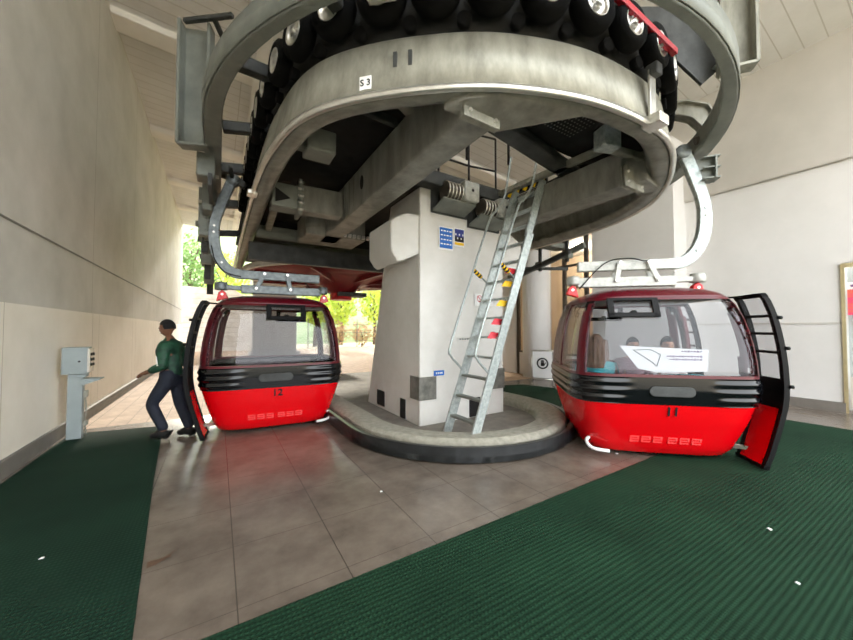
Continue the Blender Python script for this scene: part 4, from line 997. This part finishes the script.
def hand(mb_list, wrist, d, palm_n, s=1.0, curl=.5):
    """append joints for a hand: returns list of finger chains (for skinning)"""
    d = Vector(d).normalized(); n = Vector(palm_n).normalized(); side = d.cross(n).normalized(); w = Vector(wrist)
    chains = []
    for k, (off, L) in enumerate(((-.030, .066), (-.010, .076), (.010, .072), (.029, .056))):
        base = w + d * .085 * s + side * off * s; p = [w + d * .035 * s + side * off * .5 * s, base]
        dd = d.copy()
        for q in range(3):
            dd = (dd * math.cos(curl * .55) + n * math.sin(curl * .55)).normalized(); nn2 = (n - dd * n.dot(dd)); n_l = nn2.normalized() if nn2.length > 1e-3 else n
            p.append(p[-1] + dd * L * s / 3 * (1.15 - .12 * q))
        chains.append(p)
    b = w + d * .03 * s - side * .026 * s; th = (d * .75 - side * .6 + n * .25).normalized()
    chains.append([w + d * .015 * s, b, b + th * .038 * s, b + (th + d * .3).normalized() * .068 * s])
    return chains

# ---- the walking boy
BP = Vector((-.53, 5.80, 0.022)); face_az = math.atan2(.46, -.89)
boy_joints = []; bones = []
def J(x, y, z, r, par=None, L=None):
    boy_joints.append((x, y, z, r)); i = len(boy_joints) - 1
    if par is not None: bones.append((par, i))
    return i
# local frame: +X forward (walking), +Y his left
pel = J(0, 0, .84, .10); sp1 = J(.01, 0, .98, .105, pel); sp2 = J(.025, 0, 1.12, .115, sp1); ch = J(.03, 0, 1.24, .11, sp2); nk = J(.03, 0, 1.335, .05, ch); hd = J(.06, 0, 1.40, .055, nk)
LEGS = {}
for s_, hip, knee, ank, toe in ((1, (0, .085, .80), (.20, .09, .46), (.02, .09, .11), (.14, .10, .045)), (-1, (-.01, -.085, .80), (-.06, -.09, .44), (-.20, -.09, .09), (-.08, -.10, .03))):
    h = J(*hip, .088, pel); k = J(*knee, .062, h); cf = J(knee[0] * .55 + ank[0] * .45, knee[1], knee[2] * .62 + ank[2] * .38, .058, k); a = J(*ank, .042, cf); tt = J(*toe, .034, a); LEGS[s_] = (hip, knee, ank, toe)
ARMS = {}
for s_, sh, el, wr_ in ((1, (.02, .165, 1.235), (-.03, .225, .99), (.20, .19, .905)), (-1, (.02, -.165, 1.235), (.0, -.225, .98), (.25, -.15, .93))):
    a = J(*sh, .058, ch); b = J(*el, .044, a); c_ = J(*wr_, .030, b); ARMS[s_] = (sh, el, wr_)
    dv = (Vector(wr_) - Vector(el)).normalized(); pm = J(*(Vector(wr_) + dv * .06), .030, c_)
    for chn in hand(None, wr_, dv, (0, 0, -1) if s_ > 0 else (0, .5, -.85), .92, .6)[:]:
        prev = c_
        for q_, pt_ in enumerate(chn[1:]):
            prev = J(*pt_, (.012, .0105, .009, .008)[min(q_, 3)], prev if q_ else pm)
boy = skinned('person', boy_joints, bones, 'skin_dark', None, 2, 0)
boy.location = BP; boy.rotation_euler = (0, 0, face_az)
tag(boy, 'boy in green jacket and dark trousers walking towards the left wall', 'person')
Rb = Matrix.Rotation(0, 3, 'Z') @ Matrix.Rotation(.12, 3, 'Y')
hb = MB(); hc = Vector((.075, 0, 1.485)); head_mesh(hb, hc, Rb, None)
# join head into the body mesh
bm_ = bmesh.new(); bm_.from_mesh(boy.data); tmp = bpy.data.meshes.new('t'); tmp.from_pydata(hb.v, [], hb.f); tmp.polygons.foreach_set('use_smooth', [True] * len(tmp.polygons)); bm_.from_mesh(tmp); bm_.to_mesh(boy.data); bm_.free()
face_parts(boy, hc, Rb); hair_cap(hc + Vector((-.006, 0, .006)), Rb, .99).build('hair', 'hair', boy)
jj = [(0, 0, .83, .140), (.01, 0, .99, .135), (.025, 0, 1.13, .145), (.03, 0, 1.25, .13), (.03, 0, 1.32, .08), (.02, 0, 1.36, .072)]; jb = [(0, 1), (1, 2), (2, 3), (3, 4), (4, 5)]
for s_ in (1, -1):
    sh, el, wr_ = ARMS[s_]; i = len(jj); e2 = Vector(el).lerp(Vector(wr_), .85)
    jj += [(sh[0], sh[1] * .92, sh[2] - .02, .105), (*Vector(sh).lerp(Vector(el), .5), .072), (*el, .066), (*Vector(el).lerp(Vector(wr_), .5), .056), (*e2, .046)]; jb += [(3, i), (i, i + 1), (i + 1, i + 2), (i + 2, i + 3), (i + 3, i + 4)]
skinned('jacket', jj, jb, 'jacket', boy, 2, 1)
sh, el, wr_ = ARMS[1]
MB().bar(Vector(sh).lerp(Vector(el), .45) + Vector((.035, .046, 0)), Vector(sh).lerp(Vector(el), .98) + Vector((.03, .046, 0)), .03, .02, up=(0, 1, 0)).build('sleeve_stripe', 'white', boy, bevel=.006)
MB().bar(Vector(el).lerp(Vector(wr_), .15) + Vector((0, .044, 0)), Vector(el).lerp(Vector(wr_), .5) + Vector((0, .040, 0)), .03, .02, up=(0, 1, 0)).build('sleeve_stripe', 'white', boy, bevel=.006)
tj = [(.005, 0, .97, .125), (0, 0, .80, .125)]; tb = [(0, 1)]
for s_ in (1, -1):
    hip, knee, ank, toe = LEGS[s_]; i = len(tj); a2 = Vector(knee).lerp(Vector(ank), 1.03)
    tj += [(hip[0], hip[1], hip[2] - .03, .105), (*Vector(hip).lerp(Vector(knee), .5), .092), (*knee, .077), (*Vector(knee).lerp(Vector(ank), .5), .070), (*a2, .062)]; tb += [(1, i), (i, i + 1), (i + 1, i + 2), (i + 2, i + 3), (i + 3, i + 4)]
skinned('trousers', tj, tb, 'jeans', boy, 2, 1)
for s_ in (1, -1):
    hip, knee, ank, toe = LEGS[s_]; A = Vector(ank); T = Vector(toe); hl = A + (A - T).normalized() * .05; hl.z = T.z + .012
    sj = [(*hl, .052), (*(A + Vector((0, 0, -.03))), .060), (*A.lerp(T, .6), .054), (*T, .048), (*(T + (T - hl).normalized() * .06), .036)]
    skinned('shoe', sj, [(0, 1), (1, 2), (2, 3), (3, 4)], 'shoe', boy, 2, 1)

# ---- seated passengers of gondola 11
def passenger(pl_, fz, skin, hairm, top, label, longhair=False, s=1.0):
    P0 = in_cabin((4.86, 2.40), RZ11, pl_); jts = []; bns = []
    def K(x, y, z, r, par=None):
        jts.append((x * s, y * s, z * s, r * s)); i = len(jts) - 1
        if par is not None: bns.append((par, i))
        return i
    p = K(0, 0, .10, .12); q = K(0, 0, .28, .12, p); c_ = K(0, 0, .44, .115, q); n_ = K(.01, 0, .545, .05, c_); K(.03, 0, .60, .052, n_)
    arms = []
    for sd_ in (1, -1):
        h = K(.10, .09 * sd_, .08, .085, p); k = K(.40, .10 * sd_, .08, .062, h); a = K(.42, .10 * sd_, -.25, .042, k); K(.52, .10 * sd_, -.32, .034, a)
        sh = K(0, .165 * sd_, .45, .055, c_); el = K(.06, .21 * sd_, .22, .042, sh); w = K(.26, .12 * sd_, .16, .029, el)
        for chn in hand(None, (.26, .12 * sd_, .16), (.9, -.1 * sd_, -.1), (0, 0, -1), .9, .5):
            pv = w
            for q_, pt_ in enumerate(chn[1:]): pv = K(*pt_, (.012, .0105, .009, .008)[min(q_, 3)], pv)
        arms.append(sd_)
    o = skinned('person', jts, bns, skin, None, 2, 0); o.location = P0; o.rotation_euler = (0, 0, RZ11 + fz); tag(o, label, 'person', 'passengers in gondola 11')
    R_ = Matrix.Rotation(.05, 3, 'Y'); hc = Vector((.04, 0, .70)) * s; hm = MB(); head_mesh(hm, hc, R_, None)
    b_ = bmesh.new(); b_.from_mesh(o.data); tm = bpy.data.meshes.new('t'); tm.from_pydata(hm.v, [], hm.f); tm.polygons.foreach_set('use_smooth', [True] * len(tm.polygons)); b_.from_mesh(tm); b_.to_mesh(o.data); b_.free()
    face_parts(o, hc, R_)
    hh = hair_cap(hc + Vector((-.006, 0, .008)), R_, 1.04)
    if longhair:
        for k in range(9):
            a = PI * (.42 + 1.16 * k / 8); x_, y_ = math.cos(a), math.sin(a)
            hh.tube(catmull([hc + Vector((x_ * .085, y_ * .082, .06)), hc + Vector((x_ * .105 - .01, y_ * .098, -.06)), hc + Vector((x_ * .10 - .02, y_ * .10, -.18)), hc + Vector((x_ * .07 - .04, y_ * .09, -.27))], 4), .045, 8, None)
    hh.build('hair', hairm, o)
    tj = [(0, 0, .10 * s, .145 * s), (0, 0, .28 * s, .14 * s), (0, 0, .44 * s, .135 * s), (.005, 0, .52 * s, .075 * s)]; tb = [(0, 1), (1, 2), (2, 3)]
    for sd_ in (1, -1):
        i = len(tj); tj += [(0, .16 * sd_ * s, .45 * s, .08 * s), (.03 * s, .19 * sd_ * s, .33 * s, .066 * s), (.06 * s, .21 * sd_ * s, .22 * s, .06 * s), (.17 * s, .16 * sd_ * s, .19 * s, .048 * s)]; tb += [(2, i), (i, i + 1), (i + 1, i + 2), (i + 2, i + 3)]
    skinned('top', tj, tb, top, o, 2, 1)
    lj = [(0, 0, .10 * s, .13 * s)]; lb_ = []
    for sd_ in (1, -1):
        i = len(lj); lj += [(.10 * s, .09 * sd_ * s, .08 * s, .10 * s), (.40 * s, .10 * sd_ * s, .08 * s, .077 * s), (.42 * s, .10 * sd_ * s, -.2 * s, .06 * s)]; lb_ += [(0, i), (i, i + 1), (i + 1, i + 2)]
    skinned('trousers', lj, lb_, 'jeans', o, 2, 0)
    for sd_ in (1, -1): skinned('shoe', [(.40 * s, .10 * sd_ * s, -.32 * s, .042), (.52 * s, .10 * sd_ * s, -.335 * s, .036)], [(0, 1)], 'shoe', o, 2, 0)
passenger((-.66, -.58, .56), PI / 2 - .45, 'skin', 'hair_brown', 'teal', 'long-haired passenger in a turquoise top, leftmost seat in gondola 11', True, 1.06)
passenger((.18, .58, .56), -PI / 2, 'skin', 'hair', 'lilac', 'short-haired passenger in the middle of gondola 11, facing the window', False, .98)
passenger((.64, .56, .57), -PI / 2, 'skin', 'hair', 'pale_top', 'dark-haired passenger in a pale top, rightmost in gondola 11', False, .98)
# printed sheet taped inside the end window
sp_ = in_cabin((4.86, 2.40), RZ11, (-.04, -.85, 1.16))
t = thing('printed_sheet', sp_, 'large white printed sheet with a map sketch behind the window of gondola 11', 'sheet', rz=RZ11)
tl = Matrix.Rotation(-.16, 3, 'X')
sh_ = MB(); sh_.prism([(-.44, 0, .15), (.46, 0, .11), (.44, 0.0, -.13), (-.05, 0, -.15), (-.25, 0, -.11)], (0, 0.004, 0)); sh_.build('paper', 'white', t)
for (x0, z0_), (x1, z1_) in (((-.30, .10), (-.18, .02)), ((-.30, .10), (-.12, .11)), ((-.12, .11), (-.02, .05)), ((-.02, .05), (-.06, -.08)), ((-.18, .02), (-.10, -.04)), ((-.10, -.04), (-.06, -.08))):
    MB().bar((x0, -.003, z0_), (x1, -.003, z1_), .004, .006, up=(0, 0, 1)).build('map_line', 'ink', t)
for z_, x0, n_ in ((.09, .2, 7), (.035, .05, 12), (.0, .08, 11)):
    for k in range(n_): MB().box((x0 + k * .03, -.003, z_), (0.02, 0.003, 0.012 + .004 * (k % 3))).build('print_mark', 'purple_ink', t)
t = thing('window_reflection', in_cabin((4.86, 2.40), RZ11, (.30, -.62, .566)), 'teal and blue block standing in for a reflection in the end window of gondola 11', 'reflection', rz=RZ11 + .1)  # added solid block that imitates a console reflection in the glass
MB().box((0, 0, .20), (0.42, 0.14, 0.40)).build('reflection_block', 'teal', t, bevel=0.03); MB().box((0, -.075, .28), (0.36, 0.02, 0.2)).build('reflection_face', 'blue', t, bevel=0.008)

# ------------------------------------------------------------------ control post at the left wall
t = thing('control_post', (-1.61, 6.42, 0.012), 'grey control box on a steel post with small shelf beside the left wall', 'control post')
MB().box((-.02, 0, .42), (0.15, 0.10, 0.84)).build('post', 'box_grey', t, bevel=0.008); MB().box((0, 0, .87), (0.18, 0.13, 0.08)).build('post_cap', 'box_grey', t, bevel=0.008)
bo = MB().box((-.02, 0, 1.06), (0.25, 0.20, 0.36)).build('box', 'box_grey', t, bevel=0.008)
pn = MB().box((.115, 0.0, 1.06), (0.03, 0.18, 0.32)).build('button_panel', 'bright_metal', t)
for z_ in (1.0, 1.07, 1.14):
    for y_ in (-.06, .06): MB().cyl((.125, y_ * .7, z_), (.145, y_ * .7, z_), .02, 12).build('button', 'ink', pn)
MB().cyl((.03, -.10, 1.05), (.03, -.11, 1.05), .012, 10).build('lock', 'ink', bo)
MB().prism([(.05, -.09, .72), (.24, -.09, .79), (.24, -.09, .805), (.05, -.09, .81)], (0, .2, 0)).build('shelf', 'box_grey', t)
MB().box((.075, 0, .6), (0.05, 0.05, 0.09)).build('conduit_box', 'steel', t); MB().box((.075, 0, .2), (0.06, 0.06, 0.06)).build('conduit_box', 'steel', t); MB().tube(catmull([(.075, 0, .55), (.085, .0, .35), (.075, 0, .2), (.085, .02, .02)], 4), .01, 6).build('conduit', 'steel', t)

# ------------------------------------------------------------------ prohibition sign stand
t = thing('sign_stand', (7.4, 6.0, 0), 'white no-entry sign with a hand in a black ring on a metal stand', 'sign', rz=-1.05)
fr_ = MB()
for x_ in (-.28, .28): fr_.cyl((x_, 0, 0), (x_, 0, .92), .018, 8)
fr_.cyl((-.28, 0, .92), (.28, 0, .92), .018, 8); fr_.cyl((-.28, 0, .16), (.28, 0, .16), .018, 8); fr_.build('frame', 'bright_metal', t)
MB().box((0, 0, .54), (0.50, 0.02, 0.70)).build('panel', 'white', t)
MB().lathe((0, -.016, .58), (0, 1, 0), [(.115, 0), (.15, 0), (.15, .006), (.115, .006)], 28).build('black_ring', 'ink', t)
hd_ = MB().box((0, -.014, .55), (0.09, 0.006, 0.08))
for k in range(4): hd_.box((-.034 + k * .023, -.014, .63 - abs(k - 1.5) * .008), (0.017, 0.006, 0.09))
hd_.box((.062, -.014, .57), (0.02, 0.006, 0.07), 0, Matrix.Rotation(.5, 3, 'Y')); hd_.build('hand_symbol', 'ink', t)
t = thing('barrier_post', (7.2, 5.35, 0), 'thin pale metal post standing right of the prohibition sign', 'post')
MB().cyl((0, 0, 0), (0, 0, 1.0), .025, 12).build('tube', 'bright_metal', t); MB().cyl((0, 0, 0), (0, 0, .02), .08, 16).build('foot', 'bright_metal', t)

# ------------------------------------------------------------------ litter on the floor
for x, y, lb in ((-.30, 2.78, 'curled brown dry leaf on the tiles near the left mat'),):
    t = thing('dry_leaf', (x, y, 0.0), lb, 'leaf', rz=.6)
    m = MB(); m.add([(-.07, 0, .004), (-.02, .02, .016), (.03, .012, .006), (.075, .0, .014), (.02, -.022, .012), (-.03, -.016, .004), (-.05, .03, .02), (.05, -.03, .012)], [(0, 1, 5), (1, 2, 4, 5), (2, 3, 4), (0, 6, 1), (4, 7, 3)]); m.build('blade', 'leaf_brown', t, fix=False)
    MB().cyl((.07, 0, .012), (.12, .02, .005), .003, 6).build('stalk', 'leaf_brown', t)
for (x, y, lb) in ((-.02, 5.0, 'tiny dark leaf scrap on tiles in front of the boy'),):
    o = MB().add([(-.05, 0, .004), (0, .015, .012), (.06, .0, .006), (0, -.015, .008)], [(0, 1, 3), (1, 2, 3)]).build('leaf_scrap', 'leaf_brown', fix=False); o.location = (x, y, 0); tag(o, lb, 'leaf')
for (x, y, s_, lb) in ((1.30, 2.88, 0.012, 'white paper scrap on the tiles in front of the kerb'), (3.5, .8, 0.015, 'white paper scrap at the middle of the large green mat'), (5.05, .42, 0.018, 'white paper scrap on the green mat below gondola 11'), (2.9, .55, 0.012, 'white paper scrap on the near part of the large green mat'), (4.1, 2.25, .018, 'white paper scrap on tiles beside gondola 11'), (-.95, 3.2, 0.012, 'white paper scrap on the left green mat')):
    o = MB().prism([(-s_, -s_ * .6, 0.012), (s_ * .8, -s_ * .8, 0.012), (s_, s_ * .5, 0.013), (-s_ * .4, s_, 0.012)], (0, 0, .004)).build('paper_scrap', 'white'); o.location = (x, y, 0.0 if y > 2 and x > -.5 else .0005); tag(o, lb, 'paper scrap')
    if y > 2 and x > -.5: o.location.z = -.0118
